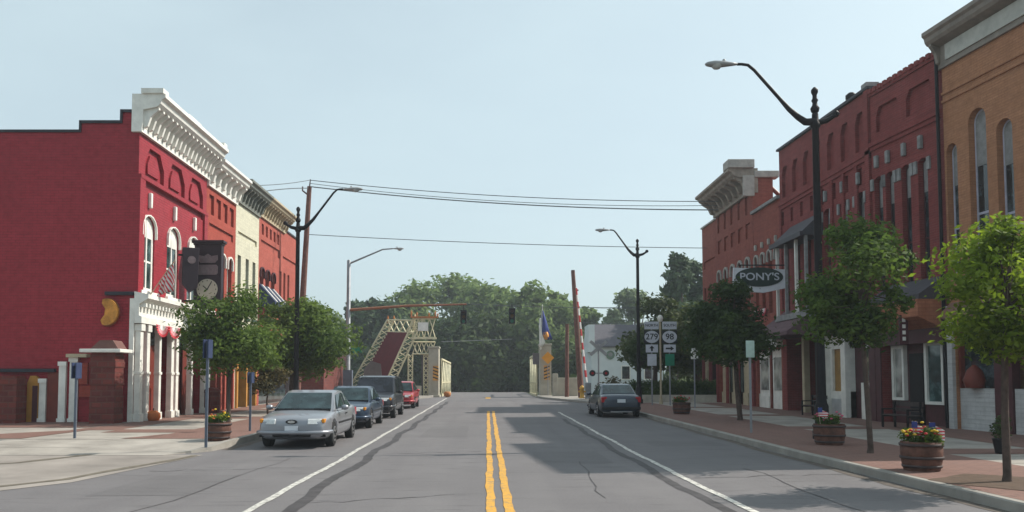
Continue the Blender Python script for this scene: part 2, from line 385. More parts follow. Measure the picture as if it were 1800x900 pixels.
# joints between the walk slabs
b = MB(); y = 5.0; jm = M('slab_joint', (.16, .14, .12), .95, .3, 6)
while y < 48:
    for xa, xb in (((9.7, 12.3),) if y < 20 else ((9.7, 12.3), (-11.2, -9.0) if y > 24 else (-30, -9.7))): b.add([(xa, y, gz(y) + KH - .004), (xb, y, gz(y) + KH - .004), (xb, y + .03, gz(y) + KH - .004), (xa, y + .03, gz(y) + KH - .004)], [(0, 1, 2, 3)])
    y += 1.5
for x in (-12.4, -14.4, -16.4, -18.4): b.add([(x, 21.7, KH - .003), (x + .03, 21.7, KH - .003), (x + .03, 26, gz(26) + KH - .003), (x, 26, gz(26) + KH - .003)], [(0, 1, 2, 3)])
tag(b.build('slab_joints', jm, fix=False), kind='structure')
hh = lambda y: (KH - .012) * max(.06, (y - 18.7) / 2.9) + .005
b = MB().add([(-9.0, 20.75, hh(20.75)), (-6.75, 19.95, hh(19.95)), (-6.66, 20.8, hh(20.8)), (-9.0, 20.8, hh(20.8)), (-6.63, 21.6, hh(21.6)), (-9.0, 21.6, hh(21.6)), (-6.63, 21.7, KH - .006), (-9.0, 21.7, KH - .006)], [(0, 1, 2, 3), (3, 2, 4, 5), (5, 4, 6, 7)])
tag(b.build('brick_paving', paver, fix=False), kind='structure')
# stains & leaves in gutter
line(-6.3, 20, 56, .25, M('gutter_grit', (.12, .10, .085), .95, .4, 5), 'gutter_grit', .04, .004); line(6.6, 4, 50, .22, MATS['gutter_grit'], 'gutter_grit', .04, .004)

# ================================================================ BUILDINGS
class Bld:
    """local x along the street front, -y towards the street, z up"""
    def __init__(s, name, label, loc, rz, Ln, D, H, mat, cat='building', z0=-.1):
        s.root = thing(name, label, cat, loc, rz); s.loc = Vector(loc); s.rz = rz; s.L = Ln; s.D = D; s.H = H; s.mat = mat
        s.wallmb = MB().box(0, Ln, 0, D, z0, H); s.cuts = MB()
        s.Mi = (Matrix.Translation(s.loc) @ Matrix.Rotation(rz, 4, 'Z')).inverted()
    def S(s, px, py, off=0):
        o = s.Mi @ CAM; d = s.Mi.to_3x3() @ ray(px, py); k = (off - o.y) / d.y; p = o + d * k; return p.x, p.z
    def sx(s, px, py, off=0): return s.S(px, py, off)[0]
    def finish(s, roof=None):
        s.wall = s.wallmb.build('wall', s.mat, s.root)
        if s.cuts.v: cut(s.wall, s.cuts)
        return s
    def b(s, name, mb, mat, parent=None, bevel=0): return mb.build(name, mat, parent or s.root, bevel)
    def panel(s, x0, x1, z0, z1, d=.09): s.cuts.box(x0, x1, -1, d, z0, z1)
    def archpoly(s, cx, z0, z1, w, arch):
        pts = [(cx - w / 2, z0), (cx + w / 2, z0)]
        if arch <= 0: return pts + [(cx + w / 2, z1), (cx - w / 2, z1)]
        n = 8
        return pts + [(cx + w / 2 * math.cos(math.pi * k / n), z1 - arch + arch * math.sin(math.pi * k / n)) for k in range(n + 1)]
    def archcut(s, cx, z0, z1, w, arch=0, d=.3): s.cuts.prism(s.archpoly(cx, z0, z1, w, arch), 'y', -1, d)
    def window(s, cx, z0, z1, w, arch=0, fm=None, gm=None, d=.24, fr=.09, hood=None, hm=None, sill=None, key=None, sash=.5, double=False, blind=None, name='window', impost=0):
        s.archcut(cx, z0, z1, w, arch, d + .05)
        fm = fm or white; gm = gm or glass_m
        b = MB(); yo = d - .06; g = .004
        P = s.archpoly(cx, z0 + g, z1 - g, w - 2 * g, max(0, arch - g) if arch else 0); Q = s.archpoly(cx, z0 + fr, z1 - fr, w - 2 * fr, max(0, arch - fr) if arch else 0)
        n = len(P)
        vs = [(p[0], yo, p[1]) for p in P] + [(p[0], yo, p[1]) for p in Q] + [(p[0], yo + .06, p[1]) for p in P] + [(p[0], yo + .06, p[1]) for p in Q]
        fs = []
        for i in range(n):
            j = (i + 1) % n; fs += [(i, j, n + j, n + i), (n + i, n + j, 3 * n + j, 3 * n + i), (i, 2 * n + i, 2 * n + j, j), (2 * n + i, 3 * n + i, 3 * n + j, 2 * n + j)]
        b.add(vs, fs)
        if sash:
            zm = z0 + (z1 - z0) * sash; b.box(cx - w / 2 + fr, cx + w / 2 - fr, yo + .01, yo + .06, zm - .035, zm + .035)
        if double: b.box(cx - .05, cx + .05, yo - .01, yo + .055, z0 + fr, z1 - fr)
        o = s.b(name, b, fm)
        s.b('pane', MB().prism(s.archpoly(cx, z0 + fr - .01, z1 - fr + .01, w - 2 * fr + .02, max(0, arch - fr)), 'y', yo + .028, yo + .04), gm, o)
        if blind: s.b('blind', MB().prism(s.archpoly(cx, blind[0], z1 - fr, w - 2 * fr, max(0, arch - fr)), 'y', yo + .004, yo + .02), blind[1], o)
        if sill: s.b('sill', MB().box(cx - w / 2 - .1, cx + w / 2 + .1, -.12, yo, z0 - .16, z0 - .003), hm or fm, o)
        if hood:
            hb = MB(); t = hood
            A = s.archpoly(cx, z1 - arch - .25, z1 + t, w + 2 * t, arch + t * .9 if arch else 0)[2:]; B_ = s.archpoly(cx, z1 - arch - .25, z1 + .004, w + .008, arch + .004 if arch else 0)[2:]
            A = [(cx + w / 2 + t, z1 - arch - .28)] + A + [(cx - w / 2 - t, z1 - arch - .28)]; B_ = [(cx + w / 2 + .004, z1 - arch - .28)] + B_ + [(cx - w / 2 - .004, z1 - arch - .28)]
            m = len(A)
            vs = [(p[0], -.09, p[1]) for p in A] + [(p[0], -.09, p[1]) for p in B_] + [(p[0], .02, p[1]) for p in A] + [(p[0], .02, p[1]) for p in B_]
            fs = []
            for i in range(m - 1): fs += [(i, i + 1, m + i + 1, m + i), (2 * m + i, 3 * m + i, 3 * m + i + 1, 2 * m + i + 1), (i, 2 * m + i, 2 * m + i + 1, i + 1), (m + i, m + i + 1, 3 * m + i + 1, 3 * m + i)]
            for i in (0, m - 1): fs.append((i, m + i, 3 * m + i, 2 * m + i))
            hb.add(vs, fs); s.b('hood', hb, hm or fm, o)
        if impost:
            for sg in (-1, 1): s.b('impost_stone', MB().box(cx + sg * (w / 2 + impost / 2 + .01) - impost / 2, cx + sg * (w / 2 + impost / 2 + .01) + impost / 2, -.06, -.003, z1 - arch - .28, z1 - arch + .14), hm, o)
        if key: s.b('keystone', MB().box(cx - .08, cx + .08, -.13, -.003, z1 + .3, z1 + .3 + key * .75), hm or fm, o, .03)
        return o
    def cornice(s, x0, x1, z0, z1, proj, mat, bw=.13, gap=.34, retain=0, name='cornice', teeth=True):
        h = z1 - z0; p = proj
        prof = [(.0, z0), (-.1 * p - .03, z0), (-.1 * p - .03, z0 + .12 * h), (-.16 * p, z0 + .2 * h), (-.16 * p, z0 + .58 * h), (-.7 * p, z0 + .66 * h), (-.82 * p, z0 + .74 * h), (-.86 * p, z0 + .84 * h), (-p, z0 + .9 * h), (-p, z1), (retain, z1), (retain, z0)]
        b = MB().prism(prof, 'x', x0, x1)
        o = s.b(name, b, mat)
        if teeth:
            n = max(2, int((x1 - x0) / gap))
            for i in range(n):
                k = MB()
                x = x0 + .1 + (x1 - x0 - .2 - bw) * i / (n - 1)
                k.prism([(-.162 * p, z0 + .12 * h), (-.3 * p, z0 + .16 * h), (-.42 * p, z0 + .42 * h), (-.72 * p, z0 + .6 * h), (-.72 * p, z0 + .655 * h), (-.162 * p, z0 + .578 * h)], 'x', x, x + bw); s.b('bracket', k, mat, o)
        return o
LX = -12.55; RX = 14.0
# ---------------------------------------------------------------- left: red painted corner building
A = Bld('painted_brick_building', 'bright red painted corner building with tall white bracketed cornice and white arched windows', (LX, 29.3, 0), R(90), 7.15, 24, 10.75, red_paint)
A.wallmb = MB().prism([(0, -.1), (0, 11.35), (.62, 11.35), (.62, 10.95), (2.1, 10.95), (2.1, 10.62), (24, 10.62), (24, -.1)], 'x', 0, 7.15)
for px, py in ((258, 515), (302, 520), (337, 525)):
    cx = A.sx(px, py)
    A.window(cx, 4.95, 7.75, 1.2, .5, white, glass_b, fr=.14, hood=.05, key=.75, sill=True, double=True, sash=.4, d=.12, blind=(6.95, white))
for k in range(3):                                       # recessed relief panels under the cornice
    x0 = .55 + k * 2.2; A.cuts.prism([(x0, 9.2), (x0 + 1.75, 9.2), (x0 + 1.75, 9.75), (x0 + 1.35, 10.3), (x0 + .4, 10.3), (x0, 9.75)], 'y', -1, .13)
A.panel(.5, 6.75, 8.72, 8.98, .08)
A.cuts.box(.45, 3.25, -1, .75, .17, 3.72); A.cuts.box(3.6, 6.8, -1, .75, .17, 3.72)
A.finish()
for k in range(3): x0 = .55 + k * 2.2; A.b('relief_panel', MB().prism([(x0 + .35, 9.35), (x0 + 1.4, 9.35), (x0 + 1.4, 9.7), (x0 + 1.2, 10.05), (x0 + .55, 10.05), (x0 + .35, 9.7)], 'y', .05, .13), red_paint)
A.b('string_course', MB().box(0, 7.15, -.1, 0, 8.98, 9.12).box(0, .45, -.08, 0, 4.7, 9.0).box(6.75, 7.15, -.08, 0, 4.7, 9.0), red_paint)
A.cornice(-.12, 7.15, 10.62, 12.0, .95, white, gap=.42, retain=.25)
for q in ((2.8, 4.2, -.75, -.2, 12.0, 12.22), (-.2, .3, -.9, -.1, 12.0, 12.18), (6.7, 7.1, -.9, -.2, 12.0, 12.2)): A.b('cornice_crest', MB().box(*q), white)
A.b('coping', MB().box(-.06, .3, .0, .64, 11.35, 11.45).box(-.06, .02, .62, .7, 10.95, 11.45).box(-.06, .3, .7, 2.14, 10.95, 11.05).box(-.06, .02, 2.1, 2.17, 10.62, 11.05).box(-.06, .3, 2.17, 24, 10.62, 10.71), coping)
ent = A.b('entablature', MB().prism([(-.02, 3.72), (-.28, 3.72), (-.28, 3.95), (-.18, 4.0), (-.18, 4.4), (-.42, 4.55), (-.5, 4.6), (-.5, 4.75), (-.0, 4.85)], 'x', -.12, 7.1), white)
for i in range(24): A.b('dentil', MB().box(-.0 + i * .3, .12 + i * .3, -.38, -.18, 4.3, 4.44), white, ent)
for i, x in enumerate((.02, .62, 1.75, 2.95, 3.45, 5.1, 6.75)):
    wdt = .26 if i not in (2, 5) else .2
    b = MB().box(x, x + wdt, -.2, .0, .17, 3.7).box(x - .04, x + wdt + .04, -.25, .0, .17, .5).box(x - .04, x + wdt + .04, -.25, 0, 3.45, 3.7).box(x - .03, x + wdt + .03, -.23, 0, 1.9, 2.0)
    A.b('pilaster', b, white, None, .01)
for x0, x1 in ((.9, 1.73), (1.98, 2.92), (3.75, 5.06), (5.34, 6.7)):
    A.b('shop_panel', MB().box(x0, x1, .25, .3, .17, 3.0).box(x0 + .1, x1 - .1, .22, .25, .3, 1.4), dkred)
    A.b('transom', MB().box(x0, x1, .24, .3, 3.02, 3.7), glass_m)
# openings and fittings of the flank wall
A.b('flank_ledge', MB().box(-.14, -.002, .05, 1.05, 4.72, 4.84), coping)
A.b('flank_lintel', MB().box(-.16, -.002, 2.75, 4.75, 1.98, 2.1), coping)
for y0, y1, z1 in ((2.36, 2.6, 2.35), (1.95, 2.22, 2.5), (3.05, 3.28, 1.75)):
    A.b('pilaster', MB().box(-.12, -.002, y0, y1, .15, z1).box(-.16, -.12, y0 - .03, y1 + .03, .15, .35).box(-.16, -.12, y0 - .03, y1 + .03, z1 - .15, z1), white)
A.b('side_door', MB().box(-.08, -.002, 2.62, 3.02, .15, 1.97), dkred)
A.b('door_hood', MB().box(-.3, -.002, 1.55, 2.28, 2.5, 2.62), tan_trim)
A.b('side_panel', MB().box(-.1, -.002, 1.6, 1.9, 1.55, 2.3).box(-.1, -.002, 1.45, 1.88, 1.1, 1.5), orange_brick)
o = A.b('side_doorway', MB().prism([(3.3, .15), (3.7, .15), (3.7, 1.6), (3.6, 1.85), (3.4, 1.85), (3.3, 1.75)], 'x', -.13, -.002), M('doorway_ochre', (.42, .20, .04), .6)); A.b('recess', MB().box(-.15, -.131, 3.32, 3.5, .2, 1.5), darkwood, o)
A.b('corner_pilaster', MB().box(-.1, -.002, -.0, .16, .15, 4.6), white)
# piers and half-round sign
def pier(loc, w_, d_, h, cap, label):
    t = thing('brick_pier', label, 'brick pier', loc)
    b = MB(); rr = random.Random(3)
    for k in range(int(h / .2)):
        e = rr.uniform(-.015, .02); b.box(-w_ / 2 - e, w_ / 2 + e, -d_ / 2 - e, d_ / 2 + e, k * .2, k * .2 + .197)
    b.box(-w_ / 2 + .02, w_ / 2 - .02, -d_ / 2 + .02, d_ / 2 - .02, 0, h)
    b.build('shaft', pier_brick, t)
    if cap:
        MB().box(-w_ / 2 - .3, w_ / 2 + .25, -d_ / 2 - .2, d_ / 2 + .1, h, h + .12).build('cap', white, t, .02)
        MB().prism([(-w_ / 2 - .02, h + .12), (w_ / 2 + .1, h + .12), (w_ / 2 - .1, h + .42), (-w_ / 2 + .3, h + .42)], 'y', -d_ / 2, d_ / 2).build('roof', M('brown_shingle', (.16, .08, .07), .9), t)
    return t
pier((-13.15, 28.55, .14), .85, .7, 2.5, True, 'dark rough brick pier with white cap slab at the red building corner')
pier((-16.7, 28.6, .14), 1.15, .6, 1.7, False, 'low wide dark brick pier at far left before the red flank wall')
t = thing('hanging_sign', 'yellow round shop sign cut to a crescent on the red flank wall', 'sign', (-13.45, 29.1, 4.1))
pts = [(.4 * math.cos(a), .47 * math.sin(a)) for a in [R(-110 + i * 220 / 16) for i in range(17)]] + [(-.16, .3), (-.04, .12), (-.06, -.1), (-.2, -.3)]
MB().prism(pts, 'y', -.1, .0).build('sign_board', M('sign_yellow', (.55, .24, .04), .6, .5, 3), t); MB().prism([(p[0] * 1.08, p[1] * 1.08) for p in pts], 'y', 0, .04).build('sign_rim', M('brown_rim', (.2, .06, .02)), t)
MB().box(-.1, .1, .02, .19, .3, .36).build('bracket', black, t)

# ---------------------------------------------------------------- left: orange brick
def street(b, z0=.17):
    pass
B2 = Bld('brick_building', 'orange brick building with lower white bracketed cornice beside the red corner building', (LX, 36.46, 0), R(90), 4.3, 20, 10.6, orange_brick)
for cx in (1.1, 2.3, 3.4): B2.window(cx, 4.9, 7.6, .7, .3, white, glass_m, hood=.08)
B2.panel(.4, 3.9, 8.45, 8.8)
for k in range(4): B2.cuts.box(.35 + k * .98, 1.0 + k * .98, -1, .12, 9.2, 10.1)
B2.cuts.box(.4, 2.6, -1, .6, .17, 3.6); B2.cuts.box(2.9, 3.9, -1, .9, .17, 3.2)
B2.finish(); B2.cornice(.02, 4.28, 10.4, 11.6, .8, white, .2, .62, .25)
B2.b('lintel', MB().box(.05, 4.25, -.25, -.0, 3.7, 4.0), stone); B2.b('shopfront', MB().box(.4, 2.6, .3, .36, .17, 3.6), glass_m)
for x in (.35, 1.3, 2.05, 2.65, 3.9): B2.b('pilaster', MB().box(x, x + .2, -.12, .2, .17, 3.7), salmon_brick if x > 1 else white)
B2.b('door', MB().box(2.9, 3.9, .7, .76, .17, 3.0), darkwood)
B3 = Bld('painted_brick_building', 'narrow cream painted building with dark grey cornice between two orange brick fronts', (LX, 40.77, 0), R(90), 4.15, 20, 10.9, cream_paint)
for px in (420, 434, 446): B3.window(B3.sx(px, 500), 4.9, 8.0, .55, 0, M('green_frame', (.03, .06, .05)), glass_m, fr=.06, sill=True)
B3.panel(.4, 3.75, 8.9, 9.2)
B3.cuts.box(.4, 3.75, -1, .6, .17, 3.5)
B3.finish(); B3.cornice(.02, 4.13, 10.6, 11.75, .8, grey_metal, .12, .5, .25)
B3.b('shopfront', MB().box(.4, 3.75, .3, .36, .17, 3.5), glass_b); B3.b('sign_band', MB().box(.1, 4.05, -.2, 0, 3.5, 4.1), tan_trim)
for x in (.3, 1.9, 3.6): B3.b('pilaster', MB().box(x, x + .22, -.1, .3, .17, 3.5), M('ochre_post', (.45, .22, .05)))
B4 = Bld('brick_building', 'long orange brick building at the left row end with tan cornice and blue awnings', (LX, 44.93, 0), R(90), 9.4, 20, 10.9, salmon_brick)
wx = [B4.sx(px, 540) for px in (459, 469, 479)]
for cx in wx: B4.window(cx, 4.9, 7.9, .75, .25, darkwood, glass_m, hood=.08)
for px in (492, 499, 506): B4.window(B4.sx(px, 560), 4.6, 8.3, .5, 0, white, glass_w, fr=.07)
B4.panel(.4, 4.6, 9.0, 9.5); B4.panel(5.3, 9.0, 8.8, 9.3); B4.cuts.box(.4, 8.8, -1, .6, .17, 3.4)
for k in range(5): B4.cuts.box(.5 + k * .85, .95 + k * .85, -1, .1, 9.8, 10.4)
B4.finish(); B4.cornice(.02, 5.6, 10.7, 11.75, .8, tan_trim, .12, .5, .25)
B4.b('coping', MB().box(5.6, 9.45, -.08, .3, 10.9, 11.0), coping); B4.b('shopfront', MB().box(.4, 8.8, .3, .36, .17, 3.4), glass_m)
aw = M('blue_canvas', (.03, .045, .10), .8, .3)
for cx in wx:
    o = B4.b('awning', MB().prism([(0, 7.0), (-.9, 6.0), (-.9, 5.75), (0, 5.75)], 'x', cx - .5, cx + .5), aw)
    B4.b('stripe', MB().prism([(-.05, 7.0), (-.92, 6.03), (-.92, 6.0), (-.05, 6.9)], 'x', cx - .12, cx + .12), white, o)

# ---------------------------------------------------------------- right row, far to near (x local grows towards the camera)
TH = R(-90)
F1 = Bld('brick_building', 'narrow rust brick building at the far end of the right row', (RX, 53.4, 0), TH, 3.2, 16, 11.5, rust_brick)
for k in range(3): F1.window(.6 + k * 1.0, 5.2, 7.6, .5, 0, darkwood, glass_m)
F1.panel(.3, 2.9, 8.8, 9.3); F1.cuts.box(.5, 2.8, -1, .6, .17, 3.2); F1.finish(); F1.b('coping', MB().box(0, 3.2, -.1, .25, 11.5, 11.6), stone)
F1.b('shopfront', MB().box(.5, 2.8, .3, .36, .17, 3.2), glass_m)
for x in (.1, .9, 1.7): F1.b('pilaster', MB().box(x, x + .3, -.15, .0, .17, 3.4), dark_brick if x != .9 else tan_trim)
F2 = Bld('brick_building', 'rust brick building with massive overhanging stone-topped parapet cornice', (RX, 50.15, 0), TH, 7.0, 16, 10.4, rust_brick)
F2.wallmb = MB().prism([(0, -.1), (1.1, -.1), (1.1, 0), (16, 0), (16, 10.2), (1.1, 10.2), (1.1, 12.4), (0, 12.4)], 'x', 0, 7.0)
for k in range(5): F2.window(.7 + k * 1.35, 5.2, 8.2, .62, .3, stone, glass_m, hood=.12, hm=stone)
for k in range(5): F2.cuts.box(.35 + k * 1.35, 1.15 + k * 1.35, -1, .1, 9.3, 10.1)
for k in range(5): F2.cuts.box(.35 + k * 1.35, .85 + k * 1.35, -1, .1, 10.6, 11.6)
F2.cuts.box(.3, 6.7, -1, .5, .17, 3.3); F2.finish()
F2.cornice(0, 7.05, 11.6, 12.9, 1.25, M('weathered_cornice', (.28, .24, .2), .8, .3), .25, .8, .3)
F2.b('stone_cap', MB().box(6.2, 7.2, -1.3, .1, 12.9, 13.35).box(6.5, 7.15, .1, 1.4, 12.4, 12.75).box(6.95, 7.12, -.5, .1, 11.4, 12.5), stone, None, .03)
F2.b('parapet_brace', MB().tube([(6.6, 1.1, 12.0), (6.6, 3.0, 10.2)], .11, 6), dkred)
for x, m_ in ((.3, tan_trim), (2.3, tan_trim), (4.4, tan_trim), (6.3, white)):
    F2.b('shop_panel', MB().box(x, x + 1.1, .2, .3, .17, 3.3).box(x + .1, x + 1.0, .1, .2, .17, 1.0), m_)
for x in (1.45, 3.45, 5.55): F2.b('shop_window', MB().box(x, x + .8, .32, .36, 1.0, 3.0), glass_m)
for x in (.0, 2.0, 4.1, 6.7): F2.b('pilaster', MB().box(x, x + .28, -.12, -.002, .17, 3.5), dark_brick)
F3 = Bld('brick_building', 'low red brick building with pale stone window hoods and white shopfront behind the oval sign', (RX, 43.1, 0), TH, 4.0, 16, 10.4, rust_brick)
for k in range(4): F3.window(.5 + k * 1.0, 5.0, 8.1, .5, .25, stone, glass_m, hood=.09, hm=stone, key=.4)
F3.cuts.box(.2, 3.8, -1, .5, .17, 3.2); F3.finish(); F3.b('coping', MB().box(0, 4.0, -.15, .25, 10.4, 10.55), greystone)
for x in (.2, 2.15): F3.b('shopfront', MB().box(x, x + 1.6, .15, .3, .17, 3.2).box(x + .15, x + 1.45, .1, .15, .3, .9), white)
for x in (.45, 2.4): F3.b('shop_window', MB().box(x, x + 1.1, .12, .149, 1.2, 2.8), glass_w)
F3.b('door_post', MB().box(1.85, 2.1, .1, .3, .17, 3.2), dkred); F3.b('shop_cornice', MB().box(0, 4.0, -.3, -.003, 3.3, 3.7), white)
# tall red brick building with relief panels
F4 = Bld('brick_building', 'tall dark red brick building with rows of recessed panels, black iron bay and shingled awning', (RX, 39.1, 0), TH, 9.4, 16, 12.4, dark_brick)
F4.wallmb = MB().prism([(0, -.1), (9.4, -.1), (9.4, 12.35), (0, 12.65)], 'y', 0, 16)
for k in range(7):
    x = .35 + k * 1.3; F4.cuts.prism([(x, 10.3), (x + .8, 10.3), (x + .8, 11.4), (x + .6, 11.75), (x + .2, 11.75), (x, 11.4)], 'y', -1, .14)
for k in range(8): F4.cuts.box(.2 + k * 1.16, .32 + k * 1.16 + .18, -1, .12, 9.0, 9.65)
w3 = []
for px, py in ((1455, 440), (1485, 440), (1514, 440)):
    cx = F4.sx(px, py); w3.append(cx); F4.window(cx, 4.9, 8.75, .72, .2, darkwood, glass_m, hm=greystone, key=.6, impost=.16, blind=(7.5, greystone), sash=.4)
for px in (1383, 1402, 1421): F4.window(F4.sx(px, 460), 4.9, 8.2, .62, 0, darkwood, glass_m)
F4.cuts.box(.5, 4.3, -1, 2.6, .17, 3.6); F4.cuts.box(4.8, 8.9, -1, .5, .17, 3.5)
F4.finish()
F4.b('string_course', MB().box(0, 9.4, -.1, 0, 9.95, 10.1).box(0, 9.4, -.06, 0, 9.78, 9.95).box(9.1, 9.4, -.1, 0, 4.4, 12.35), dark_brick)
F4.b('coping', MB().prism([(-.05, 12.66), (9.45, 12.36), (9.45, 12.46), (-.05, 12.76)], 'y', -.12, .3), coping)
F4.b('stone_cap', MB().box(9.0, 9.42, -.12, .35, 12.46, 12.62), greystone)
o = F4.b('iron_bay', MB().prism([(0, 8.75), (-.9, 7.9), (-.9, 7.75), (0, 7.75)], 'x', 1.3, 5.0), M('slate_roof', (.06, .055, .065), .6))
F4.b('bay_gutter', MB().box(1.25, 5.05, -1.0, -.903, 7.7, 7.9), MATS['slate_roof'], o); F4.b('bay_sill', MB().box(1.3, 5.0, -.8, -.002, 4.35, 4.598), greystone, o)
for i, x in enumerate((1.4, 2.5, 3.7, 4.8)): F4.b('bay_post', MB().box(x, x + .12, -.75, -.63, 4.6, 7.75), greystone if i % 2 else white, o)
shing = brick('purple_shingles', (.13, .075, .085), (.17, .10, .11), (.07, .04, .05), .3, .3, .18)
F4.b('awning', MB().prism([(-.004, 4.9), (-1.5, 3.75), (-1.5, 3.6), (-.004, 3.6)], 'x', .3, 4.7), shing)
F4.b('door', MB().box(.55, 4.25, 2.4, 2.45, .17, 3.0), darkwood); F4.b('column', MB().box(2.35, 2.6, -.0, .25, .17, 3.6), tan_trim); F4.b('column', MB().box(4.32, 4.75, -.2, .1, .17, 3.6), black)
sf = F4.b('shopfront', MB().box(4.85, 5.15, -.1, .2, .17, 3.5).box(5.15, 7.0, .1, .3, .17, 1.25).box(5.15, 7.0, .1, .3, 2.95, 3.5).box(5.15, 5.35, .1, .3, 1.25, 2.95).box(6.6, 7.0, -.1, .3, .17, 3.5), white)
F4.b('shop_window', MB().box(5.35, 6.6, .2, .24, 1.25, 2.95), M('amber_display', (.30, .16, .03), .3, .4, 3), sf)
F4.b('stall_riser', MB().box(5.3, 6.55, .06, .1, .35, .95), M('riser_grey', (.5, .5, .5)), sf)
F4.b('shop_panel', MB().box(7.9, 8.9, .1, .3, .17, 1.6).box(7.9, 8.9, .1, .3, 2.9, 3.5), white); F4.b('door', MB().box(7.05, 7.85, .3, .35, .17, 3.2), darkwood); F4.b('shop_window', MB().box(7.9, 8.9, .2, .24, 1.6, 2.9), glass_m)
F4.b('shop_cornice', MB().box(4.75, 9.3, -.25, -.003, 3.55, 4.1), darkwood)
for x in (.05, 4.75, 5.85, 6.95, 8.1, 9.1): F4.b('brick_pilaster', MB().box(x, x + .22, -.07, -.002, 4.4, 9.77), dark_brick)
F4.b('pier_facing', MB().box(8.92, 9.4, -.06, -.002, .17, 3.5), darkwood)
# chimney pot on its roof
t = thing('roof_vent', 'small dark roof vent with pale base above the red brick parapet', 'roof vent', (RX + .9, 33.2, 12.35)); MB().box(-.25, .25, -.3, .3, 0, .55).build('base', tan_trim, t); MB().lathe([(.13, .55), (.13, .8), (.22, .85), (.22, 1.0), (.1, 1.1)]).build('cowl', black, t)
# rotated pair
DX, DY = .1142, -.9935
rz2 = math.atan2(DY, DX)
P5 = Vector((RX - .02, 29.64, 0))
F5 = Bld('brick_building', 'dark red brick building with four narrow dark windows, toothed parapet and maroon shopfront', P5, rz2, 3.95, 14, 12.1, dark_brick)
for px, py in ((1548, 470), (1568, 470), (1597, 470), (1627, 470)):
    F5.window(F5.sx(px, py), 4.95, 9.0, .5, .18, darkwood, glass_m, hm=greystone, key=.6, impost=.165, blind=(7.9, greystone), sash=.35, fr=.05)
for k in range(2): x = .35 + k * 1.75; F5.cuts.prism([(x, 10.6), (x + 1.4, 10.6), (x + 1.4, 11.2), (x + 1.2, 11.5), (x + .2, 11.5), (x, 11.2)], 'y', -1, .12)
F5.cuts.box(.3, 3.7, -1, .45, .17, 3.35); F5.finish()
b = MB()
for k in range(13): b.box(.05 + k * .3, .22 + k * .3, -.12, .1, 12.1, 12.27)
F5.b('toothed_parapet', b.box(0, 3.9, -.06, .2, 12.0, 12.12), dark_brick)
F5.b('string_course', MB().box(0, 3.9, -.1, 0, 10.15, 10.3).box(0, 3.9, -.05, 0, 10.0, 10.15), dark_brick)
F5.b('downspout', MB().tube([(3.87, -.12, 12.0), (3.87, -.12, .4)], .055, 8), black)
o = F5.b('canopy', MB().prism([(-.004, 5.0), (-.9, 4.4), (-.9, 4.25), (-.004, 4.25)], 'x', .9, 3.8), M('slate_roof2', (.06, .055, .065), .7))
F5.b('canopy_soffit', MB().prism([(-.004, 4.245), (-.95, 4.245), (-.95, 3.7), (-.5, 3.5), (-.004, 3.3)], 'x', .7, 3.8), brick('orange_shingles', (.36, .13, .07), (.42, .17, .09), (.2, .08, .05), .3, .25, .12), o)
F5.b('pier_facing', MB().box(.0, .3, -.05, -.002, .17, 3.3), darkwood); F5.b('pier_facing', MB().box(3.7, 3.94, -.05, -.002, .17, 3.3), black)
F5.b('fascia', MB().box(.1, 3.8, -.16, -.003, 2.9, 3.6), darkwood)
F5.b('shopfront', MB().box(.3, 3.7, .35, .42, .17, 3.3), darkwood)
for x0, x1, z0, z1 in ((.55, 1.25, 1.0, 2.9), (2.35, 3.3, .9, 2.95)):
    o = F5.b('shop_window', MB().box(x0, x0 + .12, .2, .35, z0, z1).box(x1 - .1, x1, .2, .35, z0, z1).box(x0 + .12, x1 - .1, .2, .35, z1 - .12, z1).box(x0 + .12, x1 - .1, .2, .35, z0, z0 + .1), white)
    F5.b('pane', MB().box(x0 + .12, x1 - .1, .28, .3, z0 + .1, z1 - .12), glass_w if x0 < 1 else glass_b, o)
F5.b('door', MB().box(1.45, 2.15, .28, .35, .17, 2.6), black)
P6 = P5 + Vector((DX, DY, 0)) * 3.96
F6 = Bld('brick_building', 'ochre yellow brick building with grey cornice, arched windows and white block shopfront', P6, rz2, 6.6, 12, 12.1, tan_brick)
for px, py, w_, zt, pt in ((1672, 330, .5, 9.0, 252), (1716, 330, .75, 9.0, 190), (1764, 330, .62, 9.0, 208)):
    cx, zz = F6.S(px, pt); F6.window(cx, 5.0, zz, w_, w_ / 2, M('lilac_frame', (.45, .45, .55)), glass_m, fr=.06, d=.26, blind=(zz - (1.3 if px != 1716 else 1.7), greystone), sash=.35)
F6.cuts.box(.25, 6.3, -1, .5, .17, 3.4); F6.finish()
F6.cornice(-.15, 6.6, 11.55, 12.75, .55, M('bronze_cornice', (.22, .19, .16), .6, .25), .12, 5.5, .3)
F6.b('frieze', MB().box(.35, 6.6, -.13, -.1, 11.72, 12.22), M('grey_frieze', (.42, .42, .38), .7))
F6.b('string_course', MB().box(0, 6.6, -.05, 0, 10.7, 10.78).box(0, 6.6, -.05, 0, 10.45, 10.53), tan_brick)
b = MB()
for (x0, x1) in ((.25, 1.75), (2.5, 2.95), (3.45, 4.9), (5.2, 6.3)): b.box(x0, x1, .1, .3, .17, 1.45)
F6.b('stall_riser', b, white_brick)
F6.b('pilaster', MB().box(.0, .22, -.12, -.002, .17, 4.0), white_brick); 
for (x0, x1) in ((.25, 1.75), (3.45, 4.9), (5.2, 6.3)): F6.b('shop_window', MB().box(x0, x1, .2, .24, 1.46, 3.3), glass_m); F6.b('display', MB().lathe([(.25, 1.46), (.32, 1.7), (.2, 2.0), (.05, 2.15)], ((x0 + x1) / 2, .02, 0), 8).box(x0 + .05, x0 + .12, .05, .2, 1.46, 3.3), dkred)
